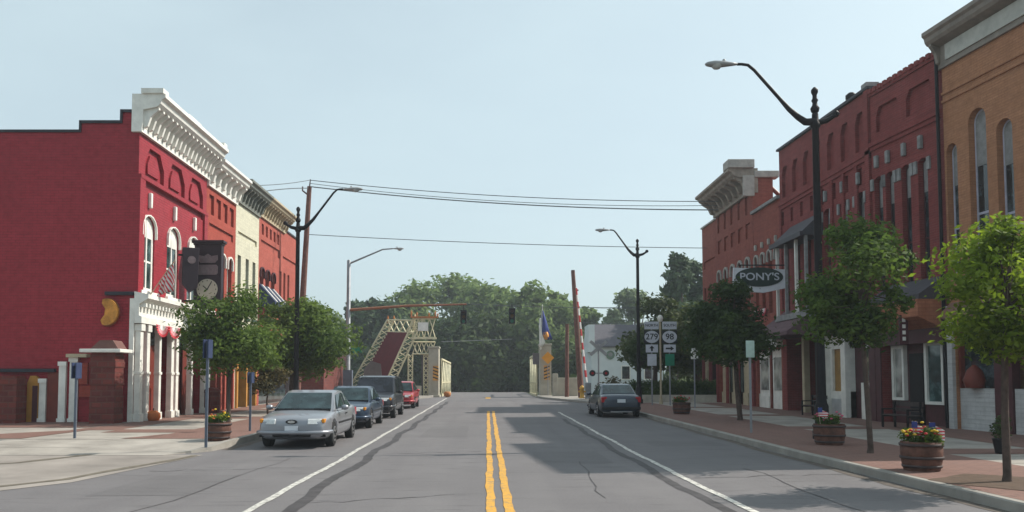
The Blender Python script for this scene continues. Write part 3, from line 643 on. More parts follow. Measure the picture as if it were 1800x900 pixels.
for (x0, x1) in ((1.78, 2.48), (2.98, 3.42), (4.93, 5.17)): F6.b('door_post', MB().box(x0, x1, .05, .3, .17, 3.4), darkwood)
F6.b('shop_cornice', MB().prism([(-.004, 3.5), (-.35, 3.6), (-.35, 3.8), (-.004, 4.1)], 'x', .1, 6.4), M('shop_brown', (.22, .12, .09)))
F6.b('awning', MB().prism([(-.004, 4.9), (-.9, 4.3), (-.9, 4.2), (-.004, 4.12)], 'x', 3.4, 6.4), shing)
# vertical maroon shop sign
p = atY(1588, 578, 26.6); t = thing('blade_sign', 'small vertical maroon sign with white lettering on maroon shopfront', 'sign', p)
MB().box(-.14, .14, -.03, .03, -.5, .45).build('board', darkwood, t)
for i in range(4): MB().box(-.05, .05, -.045, -.03, .22 - i * .2, .34 - i * .2).disc((0, -.037, .28 - i * .2), .05, 'y', .02).build('mark', white, t)
MB().box(-.02, .9, -.02, .02, .45, .5).build('bracket', black, t)
# ================================================================ TREES
def crown_mesh(name, blobs, n, leafsize, mat, parent=None, seed=1, flat=.5, size_var=.5):
    """many small leaf faces in and around the clumps of the crown's volume"""
    rr = random.Random(seed); b = MB(); vals = []
    vol = [bl[3] ** 2 for bl in blobs]; tot = sum(vol)
    for bl, vv in zip(blobs, vol):
        cx, cy, cz, r = bl[:4]; q = bl[4] if len(bl) > 4 else .8
        base = rr.uniform(0, 1)
        for _ in range(int(n * vv / tot)):
            d = Vector((rr.gauss(0, 1), rr.gauss(0, 1), rr.gauss(0, 1))).normalized()
            k = r * (rr.random() ** .45) * (1 + (.35 * rr.random() if rr.random() < .12 else 0)) * (1 + .38 * pnoise(Vector((cx, cy, cz)) * 3 + d * 1.8))
            p = Vector((cx, cy, cz)) + Vector((d.x, d.y, d.z * q)) * k
            s = leafsize * (1 + size_var * rr.uniform(-1, 1))
            a = Vector((rr.gauss(0, 1), rr.gauss(0, 1), rr.gauss(0, flat))).normalized()
            nn = (d + Vector((rr.gauss(0, .7), rr.gauss(0, .7), rr.gauss(.4, .7)))).normalized()
            c = a.cross(nn)
            if c.length < .05: continue
            c.normalize(); a = nn.cross(c)
            b.add([p - a * s, p - c * s * .45, p + a * s, p + c * s * .45], [(0, 1, 2, 3)]); vals.append(min(1, max(0, base * .5 + rr.random() * .6 - .05)))
    o = b.build(name, mat, parent, fix=False)
    at = o.data.attributes.new('v', 'FLOAT', 'FACE'); at.data.foreach_set('value', vals)
    return o
bark = M('bark', (.085, .06, .05), .9, .4, 8, bd=.02); bark_g = M('grey_bark', (.10, .08, .065), .9, .35, 8, bd=.02)
def limbs(blobs, H0, r0, seed=1, lean=(0, 0)):
    rr = random.Random(seed); b = MB()
    cx = sum(x[0] for x in blobs) / len(blobs); cy = sum(x[1] for x in blobs) / len(blobs); ztop = max(x[2] for x in blobs)
    pts = [(0, 0, -.1), (.02, 0, .12), (lean[0] * .4 + rr.uniform(-.04, .04), lean[1] * .4, H0 * .5), (lean[0], lean[1], H0), (cx * .6 + lean[0] * .4, cy * .6, (H0 + ztop) / 2), (cx, cy, ztop)]
    b.tube(pts, [r0 * 1.5, r0 * 1.1, r0, r0 * .85, r0 * .5, r0 * .12], 9)
    for bl in blobs:
        k = rr.uniform(.0, .45); s = Vector(pts[3]).lerp(Vector(pts[5]), k); e = Vector(bl[:3]); mid = s.lerp(e, .5) + Vector((rr.uniform(-.1, .1), rr.uniform(-.1, .1), -.05 * bl[3]))
        b.tube([s, mid, e, e + (e - s).normalized() * bl[3] * .5], [r0 * .45, r0 * .3, r0 * .14, .01], 6)
    return b
def blobs_for(w, z0, z1, n, seed, shape='round', r=.32):
    rr = random.Random(seed); out = []
    h = z1 - z0
    for i in range(n):
        for _ in range(30):
            t = rr.random(); 
            env = {'round': math.sin(math.pi * min(.97, .14 + .8 * t)) ** .6, 'cone': (1 - t) ** .8 + .08, 'tall': math.sin(math.pi * (.1 + .8 * t)) ** .4}[shape]
            a = rr.uniform(0, 2 * math.pi); q = math.sqrt(rr.random()) * env
            p = (q * math.cos(a) * w / 2 * .78, q * math.sin(a) * w / 2 * .78, z0 + h * (.1 + .8 * t))
            if all((Vector(p) - Vector(o[:3])).length > r * w * .42 for o in out): break
        out.append((*p, w * r * rr.uniform(.35, 1.25) * (.55 + .45 * env), rr.uniform(.6, .85)))
    return out
leaf_lit = leaf('sunlit_street_leaf', (.055, .10, .01), (.26, .36, .03), .55); leaf_bg = leaf('bronze_green_leaf', (.04, .06, .02), (.11, .14, .04)); leaf_left = leaf('sunlit_left_leaf', (.04, .08, .018), (.17, .25, .045), .45); leaf_mid = leaf('maple_leaf', (.03, .065, .014), (.15, .23, .035), .45); leaf_dk = leaf('shade_leaf', (.025, .05, .015), (.075, .115, .025))  # leaf_lit and leaf_left have the sunlit tone put into their colour
leaf_far = leaf('far_leaf', (.09, .14, .045), (.24, .33, .11), .55); leaf_pine = leaf('pine_leaf', (.03, .06, .03), (.09, .14, .06), .25); leaf_br = leaf('bronze_leaf', (.05, .05, .018), (.13, .10, .035)); leaf_pale = leaf('pale_leaf', (.12, .17, .09), (.24, .30, .15), .5)
def tree(label, loc, w_, z0, z1, nb, n, ls, mat, r0, seed, shape='round', off=(0, 0), group=None, br=.32, name='street_tree', bk=bark):
    t = thing(name, label, 'tree', loc, 0, group)
    bl = [(x + off[0], y + off[1], z, r, q) for x, y, z, r, q in blobs_for(w_, z0, z1, nb, seed, shape, br)]
    limbs(bl, z0 + .12 * (z1 - z0), r0, seed, (off[0] * .4, 0)).build('trunk', bk, t)
    crown_mesh('crown', bl, n, ls, mat, t, seed); return t
ST = 'street trees along the pavement'
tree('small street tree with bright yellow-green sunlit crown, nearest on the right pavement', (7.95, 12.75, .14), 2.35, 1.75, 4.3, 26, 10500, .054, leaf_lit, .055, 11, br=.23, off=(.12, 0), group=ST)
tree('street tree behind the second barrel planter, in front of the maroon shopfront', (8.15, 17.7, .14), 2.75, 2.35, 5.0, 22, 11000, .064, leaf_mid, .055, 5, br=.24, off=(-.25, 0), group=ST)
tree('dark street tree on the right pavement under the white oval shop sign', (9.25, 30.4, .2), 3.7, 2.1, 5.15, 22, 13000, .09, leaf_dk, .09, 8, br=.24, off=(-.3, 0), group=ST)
tree('round green street tree behind the flower barrel on the left pavement', (-9.2, 29.4, .2), 3.7, 1.85, 4.7, 26, 14000, .08, leaf_left, .07, 21, br=.25, off=(.15, 0), group=ST)
tree('wide green street tree above the parked blue and dark cars', (-8.9, 37.5, .2), 5.0, 1.8, 5.1, 28, 15000, .1, leaf_left, .1, 4, br=.24, off=(.1, 0), group=ST)
tree('low reddish-green small tree between the two left street trees', (-8.9, 33.5, .2), 1.6, .9, 3.0, 9, 4500, .07, leaf_br, .04, 14, off=(0, 0), group=ST)
# bushy dark trees behind the route signs
GB = 'bushy trees behind the route signs'
tree('olive-green tree rising behind the left route signs', (11.2, 55, .3), 4.6, 2.2, 6.9, 14, 8000, .17, leaf_bg, .16, 31, group=GB, name='bushy_tree')
tree('large dark olive tree at the end of the right brick row', (14.4, 56.5, .3), 6.0, 1.6, 7.0, 18, 12000, .17, leaf_bg, .2, 32, group=GB, name='bushy_tree')
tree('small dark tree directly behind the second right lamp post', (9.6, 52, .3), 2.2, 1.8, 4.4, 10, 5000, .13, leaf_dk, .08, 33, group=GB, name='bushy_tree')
# far trees across the canal
def far(label, px, pytop, Y, w_, mat, seed, shape='round', zb=None, n=9000, nb=20, ls=.42, br=.3, name='far_tree'):
    q = atY(px, pytop, Y); g = gz(Y) ; h = q.z - g
    tree(label, (q.x, Y, g), w_, h * .1, h * 1.0, nb, n, ls, mat, h * .02, seed, shape, group='trees beyond the canal', br=br, name=name, bk=bark_g)
far('dark pine with layered top left of the bridge stairs', 665, 500, 104, 8.5, leaf_pine, 41, 'round', nb=18)
far('dark pine rising behind the green street sign', 632, 520, 106, 6, leaf_pine, 42, 'round')
far('pale thin tree against the sky behind the left street trees', 560, 505, 118, 9, leaf_pale, 43, 'round', n=4500, nb=16)
far('pale thin tree between the light pole and the brick row end', 598, 512, 112, 6, leaf_pale, 61, 'round', n=3500, nb=12)
far('broad green tree directly behind the steel bridge portal', 735, 490, 120, 13, leaf_far, 44)
far('tall mid-green tree above the middle of the street', 800, 476, 124, 13, leaf_far, 45)
far('tall rounded tree left of the road crest centre', 858, 476, 116, 11, leaf_far, 46)
far('rounded green tree behind the hanging traffic light', 925, 488, 108, 10, leaf_far, 47)
far('green tree behind the blue flag and right bridge pylon', 978, 494, 112, 9, leaf_far, 48)
far('smaller green tree left of the leaning utility pole', 1022, 535, 116, 7, leaf_far, 49)
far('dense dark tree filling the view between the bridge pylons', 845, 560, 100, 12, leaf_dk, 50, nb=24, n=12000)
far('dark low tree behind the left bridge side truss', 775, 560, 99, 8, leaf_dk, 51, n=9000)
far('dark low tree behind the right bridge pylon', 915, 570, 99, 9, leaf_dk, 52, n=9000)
far('low tree behind the lattice bridge stairs', 690, 565, 100, 9, leaf_pine, 53)
far('pale feathery tree behind the white house', 1110, 488, 116, 8, leaf_pale, 54, n=4500, nb=14)
far('low pale tree above the white house roof', 1078, 530, 122, 6, leaf_pale, 62, n=2500, nb=10)
far('tall dark spruce with ragged top near the right brick row', 1192, 432, 82, 6, leaf_pine, 55, 'cone', nb=34, br=.26, n=9000, ls=.34)
far('dark spruce partly hidden by the right brick row end', 1228, 446, 86, 6.5, leaf_pine, 56, 'tall', nb=20, ls=.36)
far('low green tree left of the white house', 1000, 600, 104, 9, leaf_far, 57)
far('low green tree at the far left behind the street trees', 545, 560, 98, 10, leaf_far, 58)
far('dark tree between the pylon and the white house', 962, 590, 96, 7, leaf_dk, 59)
# dark undergrowth on the far canal bank
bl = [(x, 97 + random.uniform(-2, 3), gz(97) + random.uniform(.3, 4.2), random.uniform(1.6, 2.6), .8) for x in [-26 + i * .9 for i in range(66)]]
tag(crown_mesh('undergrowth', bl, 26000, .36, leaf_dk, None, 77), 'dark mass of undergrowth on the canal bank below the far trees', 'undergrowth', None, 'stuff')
# hedge with low wall
t = thing('hedge', 'clipped green hedge on a low pale wall behind the route signs', 'hedge', (11.9, 51, .45))
bb = [(-2.9 + i * .45, random.uniform(-.2, .2), .45 + random.uniform(0, .1), .5, .9) for i in range(15)] + [(-2.9 + i * .45, random.uniform(-.2, .2), .95, .42, .8) for i in range(15)]
crown_mesh('foliage', bb, 12000, .07, leaf('hedge_leaf', (.03, .06, .012), (.10, .15, .02)), t, 5)
tag(MB().box(8.6, 16, 50.1, 50.4, .2, .8).build('low_wall', M('pale_wall', (.45, .42, .36), .8)), 'low pale wall under the clipped hedge', 'wall')

# ================================================================ CARS
def subd(o, n):
    m = o.modifiers.new('s', 'SUBSURF'); m.levels = n; m.render_levels = n
def carpaint(name, col, metal=.5):
    m, t, p = nodes(name)
    n = tex(t, 2, 4); L(t, mixc(t, mul(t, ramp(t, n, .4, .7), .25), col, tuple(c * .6 + .02 for c in col)), p.inputs['Base Color'])
    p.inputs['Metallic'].default_value = metal; p.inputs['Roughness'].default_value = .38; p.inputs['Coat Weight'].default_value = .6; p.inputs['Coat Roughness'].default_value = .05; return m
tyre_m = M('tyre_rubber', (.015, .015, .016), .85, .3); rim_m = M('rim_alloy', (.35, .35, .36), .35, .2, metal=.8); lens_m = M('headlight_lens', (.62, .64, .64), .22, .25, 9, spec=.6); amber_m = M('amber_lens', (.75, .28, .02), .2, .2); tail_m = M('tail_lamp', (.38, .012, .02), .15, .3, 6)
plate_m = M('licence_plate', (.62, .64, .68), .4, .1); trim_m = M('black_trim', (.012, .012, .014), .5, .2); chrome = M('chrome', (.6, .6, .6), .2, .1, metal=1)
autoglass = glass('car_glass', (.018, .034, .038), .08, .35); autoglass_d = glass('tinted_car_glass', (.01, .012, .018), .08, .35)
def car(name, label, loc, rz, paint_m, L_=4.8, W=1.8, H=1.42, kind='sedan', gm=autoglass, low=None, face='oval'):
    """front towards local -y"""
    t = thing(name, label, 'car', loc, rz)
    hl = L_ / 2; hw = W / 2
    if kind == 'sedan':
        st = [(-hl, .74, .34, .64), (-hl + .06, .88, .25, .73), (-hl + .3, .97, .2, .80), (-hl + .9, 1, .19, .87), (-hl + 1.35, 1, .19, .91), (0, 1, .19, .93), (hl - 1.1, 1, .19, .96), (hl - .55, .98, .2, .98), (hl - .2, .95, .22, .97), (hl - .05, .88, .28, .9), (hl, .78, .36, .74)]
        cb = [(-hl + 1.25, .80, .78, .9), (-.30, .86, .64, H - .06), (.05, .86, .66, H), (.75, .86, .65, H - .01), (.98, .86, .64, H - .06), (hl - .62, .80, .76, .96)]
    else:
        st = [(-hl, .78, .4, .72), (-hl + .06, .9, .3, .86), (-hl + .25, .97, .26, .95), (-hl + .8, 1, .25, 1.02), (-hl + 1.2, 1, .25, 1.06), (0, 1, .25, 1.06), (hl - .8, 1, .25, 1.07), (hl - .15, .96, .28, 1.06), (hl, .88, .4, .9)]
        cb = [(-hl + 1.05, .84, .82, 1.03), (-.55, .88, .72, H - .06), (-.2, .88, .74, H), (hl - .9, .88, .74, H - .01), (hl - .5, .88, .73, H - .05), (hl - .12, .86, .8, 1.04)]
    b = MB(); vs = []; prof = lambda w_, zl, zt: [(0, zl), (.82 * w_, zl), (.96 * w_, zl + .07), (1.0 * w_, zl + (zt - zl) * .42), (.985 * w_, zl + (zt - zl) * .62), (.955 * w_, zt - .07), (.86 * w_, zt - .005), (.45 * w_, zt + .012), (0, zt + .018)]
    for y, k, zl, zt in st:
        h = prof(hw * k, zl, zt); ring = [(x, y, z) for x, z in h] + [(-x, y, z) for x, z in h[-2:0:-1]]; vs += ring
    n = 16; fs = [tuple(range(n)), tuple((len(st) - 1) * n + k for k in range(n))[::-1]]
    for i in range(len(st) - 1):
        for k in range(n): fs.append((i * n + k, i * n + (k + 1) % n, (i + 1) * n + (k + 1) % n, (i + 1) * n + k))
    b.add(vs, fs, True); body = b.build('body', paint_m, t); subd(body, 2); bake(body)
    wy = (-hl + .92, hl - 1.0) if kind == 'sedan' else (-hl + .9, hl - .95); wr = .32 if kind == 'sedan' else .37
    cu = MB()
    for y in wy:
        for sg in (-1, 1): cu.prism([(y + (wr + .05) * math.cos(a), wr + .01 + (wr + .05) * math.sin(a)) for a in [2 * math.pi * k / 24 for k in range(24)]], 'x', sg * hw * .70, sg * hw * 1.2)
    cut(body, cu); body.data.materials.clear(); body.data.materials.append(paint_m)
    for p in body.data.polygons: p.use_smooth = True
    for e in ('arch_lining',): MB().box(-hw * .70, hw * .70, wy[0] - wr, wy[1] + wr, .22, .5).build('underbody', trim_m, t)
    # cabin
    vs = []
    for y, wb, wt, z in cb:
        zb = .88 if kind == 'sedan' else 1.0; wb *= hw / .9 * .98; wt *= hw / .9
        vs += [(-wb, y, zb), (-wt, y, z - .03), (-wt * .82, y, z), (wt * .82, y, z), (wt, y, z - .03), (wb, y, zb)]
    m_ = len(cb); fs = [tuple(range(6)), tuple((m_ - 1) * 6 + k for k in range(6))[::-1]]
    for i in range(m_ - 1):
        for k in range(6): fs.append((i * 6 + k, i * 6 + (k + 1) % 6, (i + 1) * 6 + (k + 1) % 6, (i + 1) * 6 + k))
    cab = MB().add(vs, fs).build('cabin', paint_m, t, .02)
    def q(i, k): return Vector(vs[i * 6 + k])
    def pane(nm, c4, ins=.08, out=.012):
        c4 = [Vector(x) for x in c4]; c = sum(c4, Vector()) / 4; nn = (c4[2] - c4[0]).cross(c4[3] - c4[1]).normalized()
        if nn.dot(c - Vector((0, c.y, .9))) + nn.y * (c.y) * .3 < 0: nn = -nn
        a = [x.lerp(c, ins) + nn * out for x in c4]; d = [x - nn * .03 for x in a]
        MB().add(a + d, [(0, 1, 2, 3), (7, 6, 5, 4)] + [(i, (i + 1) % 4, (i + 1) % 4 + 4, i + 4) for i in range(4)]).build(nm, gm, t)
    zb = cb[0][3]
    def belt(i, sgn, f=.97): a = q(i, 0 if sgn < 0 else 5); return Vector((a.x * .985, a.y, zb + .02))
    def qq(i, k): a = q(i, k); b_ = q(i, 2); return Vector((a.x * .96, a.y, b_.z))
    pane('windshield', [qq(0, 1).lerp(qq(1, 1), .06), qq(0, 4).lerp(qq(1, 4), .06), qq(1, 4).lerp(qq(0, 4), .03), qq(1, 1).lerp(qq(0, 1), .03)], .04)
    r0, r1 = m_ - 1, m_ - 2
    pane('rear_window', [qq(r0, 1).lerp(qq(r1, 1), .1), qq(r0, 4).lerp(qq(r1, 4), .1), qq(r1, 4), qq(r1, 1)], .06)
    for sg, ia, ib in ((-1, 0, 1), (1, 5, 4)):
        def E_(i, z): a, b_ = q(i, ia), q(i, ib); k = (z - a.z) / (b_.z - a.z); return a.lerp(b_, k)
        lo = lambda y, z: None
        A0 = E_(1, zb + .03); A1 = E_(1, q(1, ib).z - .03); ymid = .25
        B0 = E_(2, zb + .03).lerp(E_(3, zb + .03), .35); B1 = E_(2, q(2, ib).z - .03).lerp(E_(3, q(3, ib).z - .03), .35)
        D0 = E_(4, zb + .03); D1 = E_(4, q(4, ib).z - .03)
        F0 = A0.copy(); F0.y -= .55 if kind == 'sedan' else .35
        def side(nm, c4):
            c = sum(c4, Vector()) / 4; a = [x.lerp(c, .06) for x in c4]; a = [Vector((x.x + sg * .014, x.y, x.z)) for x in a]; d = [Vector((x.x - sg * .04, x.y, x.z)) for x in a]
            MB().add(a + d, [(0, 1, 2, 3), (7, 6, 5, 4)] + [(i, (i + 1) % 4, (i + 1) % 4 + 4, i + 4) for i in range(4)]).build(nm, gm, t)
        side('side_window', [F0, A1, B1, B0]); side('side_window', [B0 + Vector((0, .06, 0)), B1 + Vector((0, .06, 0)), D1, D0 + Vector((0, .3, 0))])
        mo = MB().lathe([(.02, -.07), (.085, -.05), (.1, 0), (.085, .05), (.02, .07)], (sg * (hw + .1), A0.y - .35, zb + .06), 10); mo.box(sg * (hw - .12) - .02, sg * (hw + .06) + .02, A0.y - .36, A0.y - .32, zb + .03, zb + .07); mo.build('side_mirror', paint_m if kind == 'sedan' else trim_m, t)
        MB().box(sg * hw * .985 - .012, sg * hw * .985 + .012, -.95, hl - 1.35, .55 if kind == 'sedan' else .62, .6 if kind == 'sedan' else .69).build('side_moulding', trim_m, t)
        MB().box(sg * hw - .016, sg * hw + .008, .12, .3, zb - .13, zb - .1).build('door_handle', trim_m, t)
        for y in wy:
            tr = MB().tube([(sg * (hw - .22), y, wr), (sg * (hw - .2), y, wr), (sg * (hw - .03), y, wr), (sg * (hw - .012), y, wr)], [wr * .93, wr, wr, wr * .92], 24).build('wheel', tyre_m, t)
            rm = MB().tube([(sg * (hw - .03), y, wr), (sg * (hw - .004), y, wr)], [wr * .62, wr * .6], 18)
            rm.build('rim', rim_m, tr)
            sp = MB().disc((sg * (hw + .001), y, wr), .05, 'x', .02, 10)
            for k in range(5):
                a = 2 * math.pi * k / 5 + .3; sp.disc((sg * (hw - .0), y + math.cos(a) * wr * .4, wr + math.sin(a) * wr * .4), .035, 'x', .012, 6)
            sp.build('hub_cap', trim_m, tr)
    # front
    zf = st[1][3]
    for sg in (-1, 1):
        x0, x1 = sorted((sg * hw * .44, sg * hw * .79)); h0 = zf - .13; hl -= .0
        o = MB().add([(x0, -hl + (-.045 if sg > 0 else .045), h0 - .0), (x1, -hl + (.045 if sg > 0 else -.045), h0), (x1, -hl + (.09 if sg > 0 else -.005), h0 + .13), (x0, -hl + (-.005 if sg > 0 else .09), h0 + .13), (x0, -hl + .35, h0), (x1, -hl + .35, h0), (x1, -hl + .35, h0 + .13), (x0, -hl + .35, h0 + .13)], [(0, 1, 2, 3), (7, 6, 5, 4), (0, 4, 5, 1), (1, 5, 6, 2), (2, 6, 7, 3), (3, 7, 4, 0)]).build('headlight', lens_m, t, .015)
        x0, x1 = sorted((sg * hw * .80, sg * hw * .885)); MB().box(x0, x1, -hl + .07, -hl + .3, h0 + .03, h0 + .13).build('indicator', amber_m, t, .02)
        x0, x1 = sorted((sg * hw * .66, sg * hw * .92)); zt_ = st[-2][3]; MB().box(x0, x1, hl - .28, hl - .03, zt_ - .26, zt_ - .02).build('tail_light', tail_m, t, .03)
    if kind == 'sedan':
        if face == 'oval': MB().disc((0, -hl - .0, zf - .07), .14, 'y', .05, 20, .055).build('grille', trim_m, t); MB().disc((0, -hl - .028, zf - .07), .09, 'y', .012, 16, .034).build('emblem', chrome, t)
        else: MB().box(-.35, .35, -hl - .01, -hl + .1, zf - .12, zf - .03).build('grille', trim_m, t)
        if face != 'oval': MB().box(-.72 * hw, .72 * hw, -hl - .01, -hl + .2, .28, .42).build('air_intake', trim_m, t, .03)
        else: MB().box(-.52 * hw, -.05, -hl - .004, -hl + .2, .30, .40).box(.12, .52 * hw, -hl - .004, -hl + .2, .30, .40).build('air_intake', trim_m, t, .02)
    else:
        g = MB().box(-.42, .42, -hl - .012, -hl + .1, zf - .22, zf - .04).build('grille', chrome, t); b = MB()
        for k in range(4): b.box(-.38, .38, -hl - .02, -hl - .0, zf - .2 + k * .038, zf - .185 + k * .038)
        b.build('grille_slats', trim_m, g); MB().box(-.8 * hw, .8 * hw, -hl - .02, -hl + .2, .36, .52).build('air_intake', trim_m, t, .03)
    MB().box(-.16, .16, -hl - .03, -hl + .02, .44, .56).build('licence_plate', plate_m, t)
    zc_ = .40 if kind == 'sedan' else .5
    MB().tube([(-hw * .985, -hl + .5, zc_), (-hw * .95, -hl + .18, zc_), (-hw * .75, -hl + .02, zc_), (0, -hl - .04, zc_), (hw * .75, -hl + .02, zc_), (hw * .95, -hl + .18, zc_), (hw * .985, -hl + .5, zc_)], .05, 10).build('front_bumper', paint_m, t)
    MB().tube([(-hw * .90, -hl + .14, zc_ - .09), (0, -hl - .02, zc_ - .09), (hw * .90, -hl + .14, zc_ - .09)], .03, 6).build('bumper_trim', trim_m, t)
    MB().box(-hw * .8, hw * .8, -hl + 1.18, -hl + 1.21, .5, st[4][3] + .022).build('cowl_gap', trim_m, t)
    # rear
    MB().box(-.17, .17, hl - .05, hl + .015, .64, .78).build('licence_plate', plate_m, t)
    MB().box(-hw * .9, hw * .9, hl - .12, hl + .012, .34, .46).build('bumper_strip', trim_m, t, .02)
    MB().box(-.45, .45, hl - .05, hl + .02, .24, .28).build('bumper_trim', rim_m, t)
    for sg in (-1, 1): MB().box(sg * .38 - .1, sg * .38 + .1, -hl + 1.25, -hl + 1.3, .0 + st[4][3] + .02, st[4][3] + .035).build('wiper', trim_m, t)
    # seats seen through the cabin are hidden by dark glass
    return t
car('parked_sedan', 'silver sedan with oval grille parked nearest on the left', (-4.78, 20.2 + 2.4, gz(21)), 0, carpaint('silver_paint', (.27, .28, .31), .5), 4.8, 1.8, 1.41)
car('parked_sedan', 'dark blue sedan parked right behind the silver one', (-4.82, 27.3 + 2.3, gz(28)), 0, carpaint('blue_paint', (.018, .038, .075), .3), 4.6, 1.78, 1.42, face='slot')
car('parked_van', 'black high-roofed van parked behind the blue sedan', (-4.78, 33.8 + 2.4, gz(34)), 0, carpaint('black_paint', (.007, .008, .016), .1), 4.8, 1.88, 1.78, 'suv', autoglass_d)
car('parked_hatchback', 'small red car parked last in the left line', (-4.75, 43.6 + 2.1, gz(45)), 0, carpaint('red_paint', (.40, .02, .03), .2), 4.2, 1.72, 1.45, face='slot')
car('parked_sedan', 'dark blue-grey sedan with red tail lights parked at right kerb', (5.6, 34.6 + 2.35, gz(35)), R(180), carpaint('slate_paint', (.022, .034, .058), .25), 4.7, 1.8, 1.43)

# ================================================================ STREET FURNITURE
lampgrey = M('lamp_head_grey', (.32, .33, .34), .4, .15); galv = M('galvanised', (.27, .28, .30), .5, .2, 5, metal=.3); sgnpost = M('blue_grey_post', (.11, .13, .17), .6, .25)
def cobra(parent, tip, d, s=1.0):
    """cobra lamp head from arm tip, pointing along +-x"""
    x, y, z = tip; b = MB()
    prof = [(0, .05), (.15, .09), (.4, .15), (.62, .16), (.8, .10), (.86, .03)]
    vs = []; 
    for (u, r) in prof:
        for k in range(10):
            a = 2 * math.pi * k / 10; zz = math.sin(a) * r * (.55 if math.sin(a) > 0 else .5); vs.append((x + d * u * s, y + math.cos(a) * r * s, z + zz * s))
    n = 10; b.add(vs, [(i * n + k, i * n + (k + 1) % n, (i + 1) * n + (k + 1) % n, (i + 1) * n + k) for i in range(5) for k in range(n)] + [tuple(range(n)), tuple(5 * n + k for k in range(n))], True)
    h = b.build('lamp_head', lampgrey, parent)
    MB().lathe([(.02, -.14), (.09, -.12), (.14, -.06), (.15, -.02)], (x + d * .55 * s, y, z), 14).build('lens', M('lamp_glass', (.42, .44, .44), .2), h)
    MB().lathe([(.04, 0), (.045, .05), (.02, .07)], (x + d * .35 * s, y, z + .07 * s), 8).build('photocell', lampgrey, h)
def lamp(label, x, y, H, d, reach, rise, group='ornate black lamp posts'):
    t = thing('street_lamp', label, 'street lamp', (x, y, gz(y) + .1), 0, group); g = 0
    MB().lathe([(.24, 0), (.24, .25), (.18, .35), (.17, .9), (.13, 1.0), (.12, 1.2), (.105, 3.0), (.085, H - .1), (.13, H - .05), (.13, H + .02), (.09, H + .1), (.08, H + .3)], n=14).build('pole', black, t)
    MB().lathe([(.05, H + .3), (.1, H + .36), (.12, H + .45), (.07, H + .53), (.06, H + .6), (.09, H + .66), (.06, H + .72), (.055, H + .8), (.09, H + .88), (.09, H + .95), (.03, H + 1.02)], n=12).build('finial', black, t)
    MB().tube([(-d * -.0, 0, H + .05), (-d * .3, 0, H + .12), (-d * .52, 0, H + .25)], [.09, .07, .05], 8).lathe([(.05, H + .22), (.11, H + .3), (.05, H + .38)], (-d * .55, 0, 0), 10).build('stub_arm', black, t)
    P = [(0, 0, H + .02), (.3, 0, H + .1), (.55, 0, H + .28), (.85, 0, H + .68), (1.15, 0, H + 1.15)]
    k = [(0, .02), (.13, .02), (.22, .10), (.34, .24), (.46, .42), (.58, .60), (.70, .78), (.78, .90), (.86, .985), (.94, 1.0), (1.0, 1.0)]
    pts = [(d * reach * a, 0, H + .05 + rise * b_) for a, b_ in k]; rs = [.11, .10, .085, .07, .05, .048, .046, .044, .042, .04, .04]
    MB().tube(pts, rs, 8).build('arm', black, t)
    cobra(t, pts[-1], d); return t
lamp('tall black lamp post on right, nearest, arm reaching over the road', 8.72, 21.6, 8.35, -1, 2.05, 1.6)
lamp('black lamp post on right behind the parked blue-grey sedan', 8.75, 47.8, 8.6, -1, 1.6, 1.5)
lamp('black lamp post on left before the leaning wooden pole', -8.25, 35.6, 8.0, 1, 1.95, 1.75)
def signpost(label, loc, h, face, pw=.3, ph=.45, col=white, cat='sign', rot=0, txt=None, pole=.03):
    t = thing('parking_sign', label, 'sign', loc, rot)
    MB().box(-pole, pole, -pole * .7, pole * .7, -.1, h).build('post', sgnpost if face == 'edge' else galv, t)
    if face == 'edge':
        for sg in (-1, 1): MB().box(sg * .055 - .012, sg * .055 + .012, -pw / 2, pw / 2, h - ph, h + .02).build('sign_plate', M('sign_back_blue', (.035, .05, .11), .5), t)
    else:
        MB().box(-pw / 2, pw / 2, -.05, -.03, h - ph, h + .05).build('sign_plate', col, t, .01)
    return t
signpost('parking sign on grey-blue post, edge-on, at the left kerb corner', (-6.75 + .1, 18.7 + .9, .14), 2.5, 'edge', ph=.42)
signpost('parking sign on grey-blue post before the red flank wall', (-10.9, 21.9, .14), 2.0, 'edge', ph=.4)
signpost('short grey post at the kerb beside the silver sedan', (-7.05, 24.6, .16), 1.75, 'edge', ph=.3)
signpost('parking sign with pale green-white plate on right pavement between trees', (7.6, 23.9, .17), 2.62, 'face', .25, .44, M('pale_green_plate', (.45, .58, .52), .5, .15, 6))
t = signpost('small white sign at the left edge of the dark street tree', (10.4, 41.5, .25), 3.0, 'face', .36, .5, white)
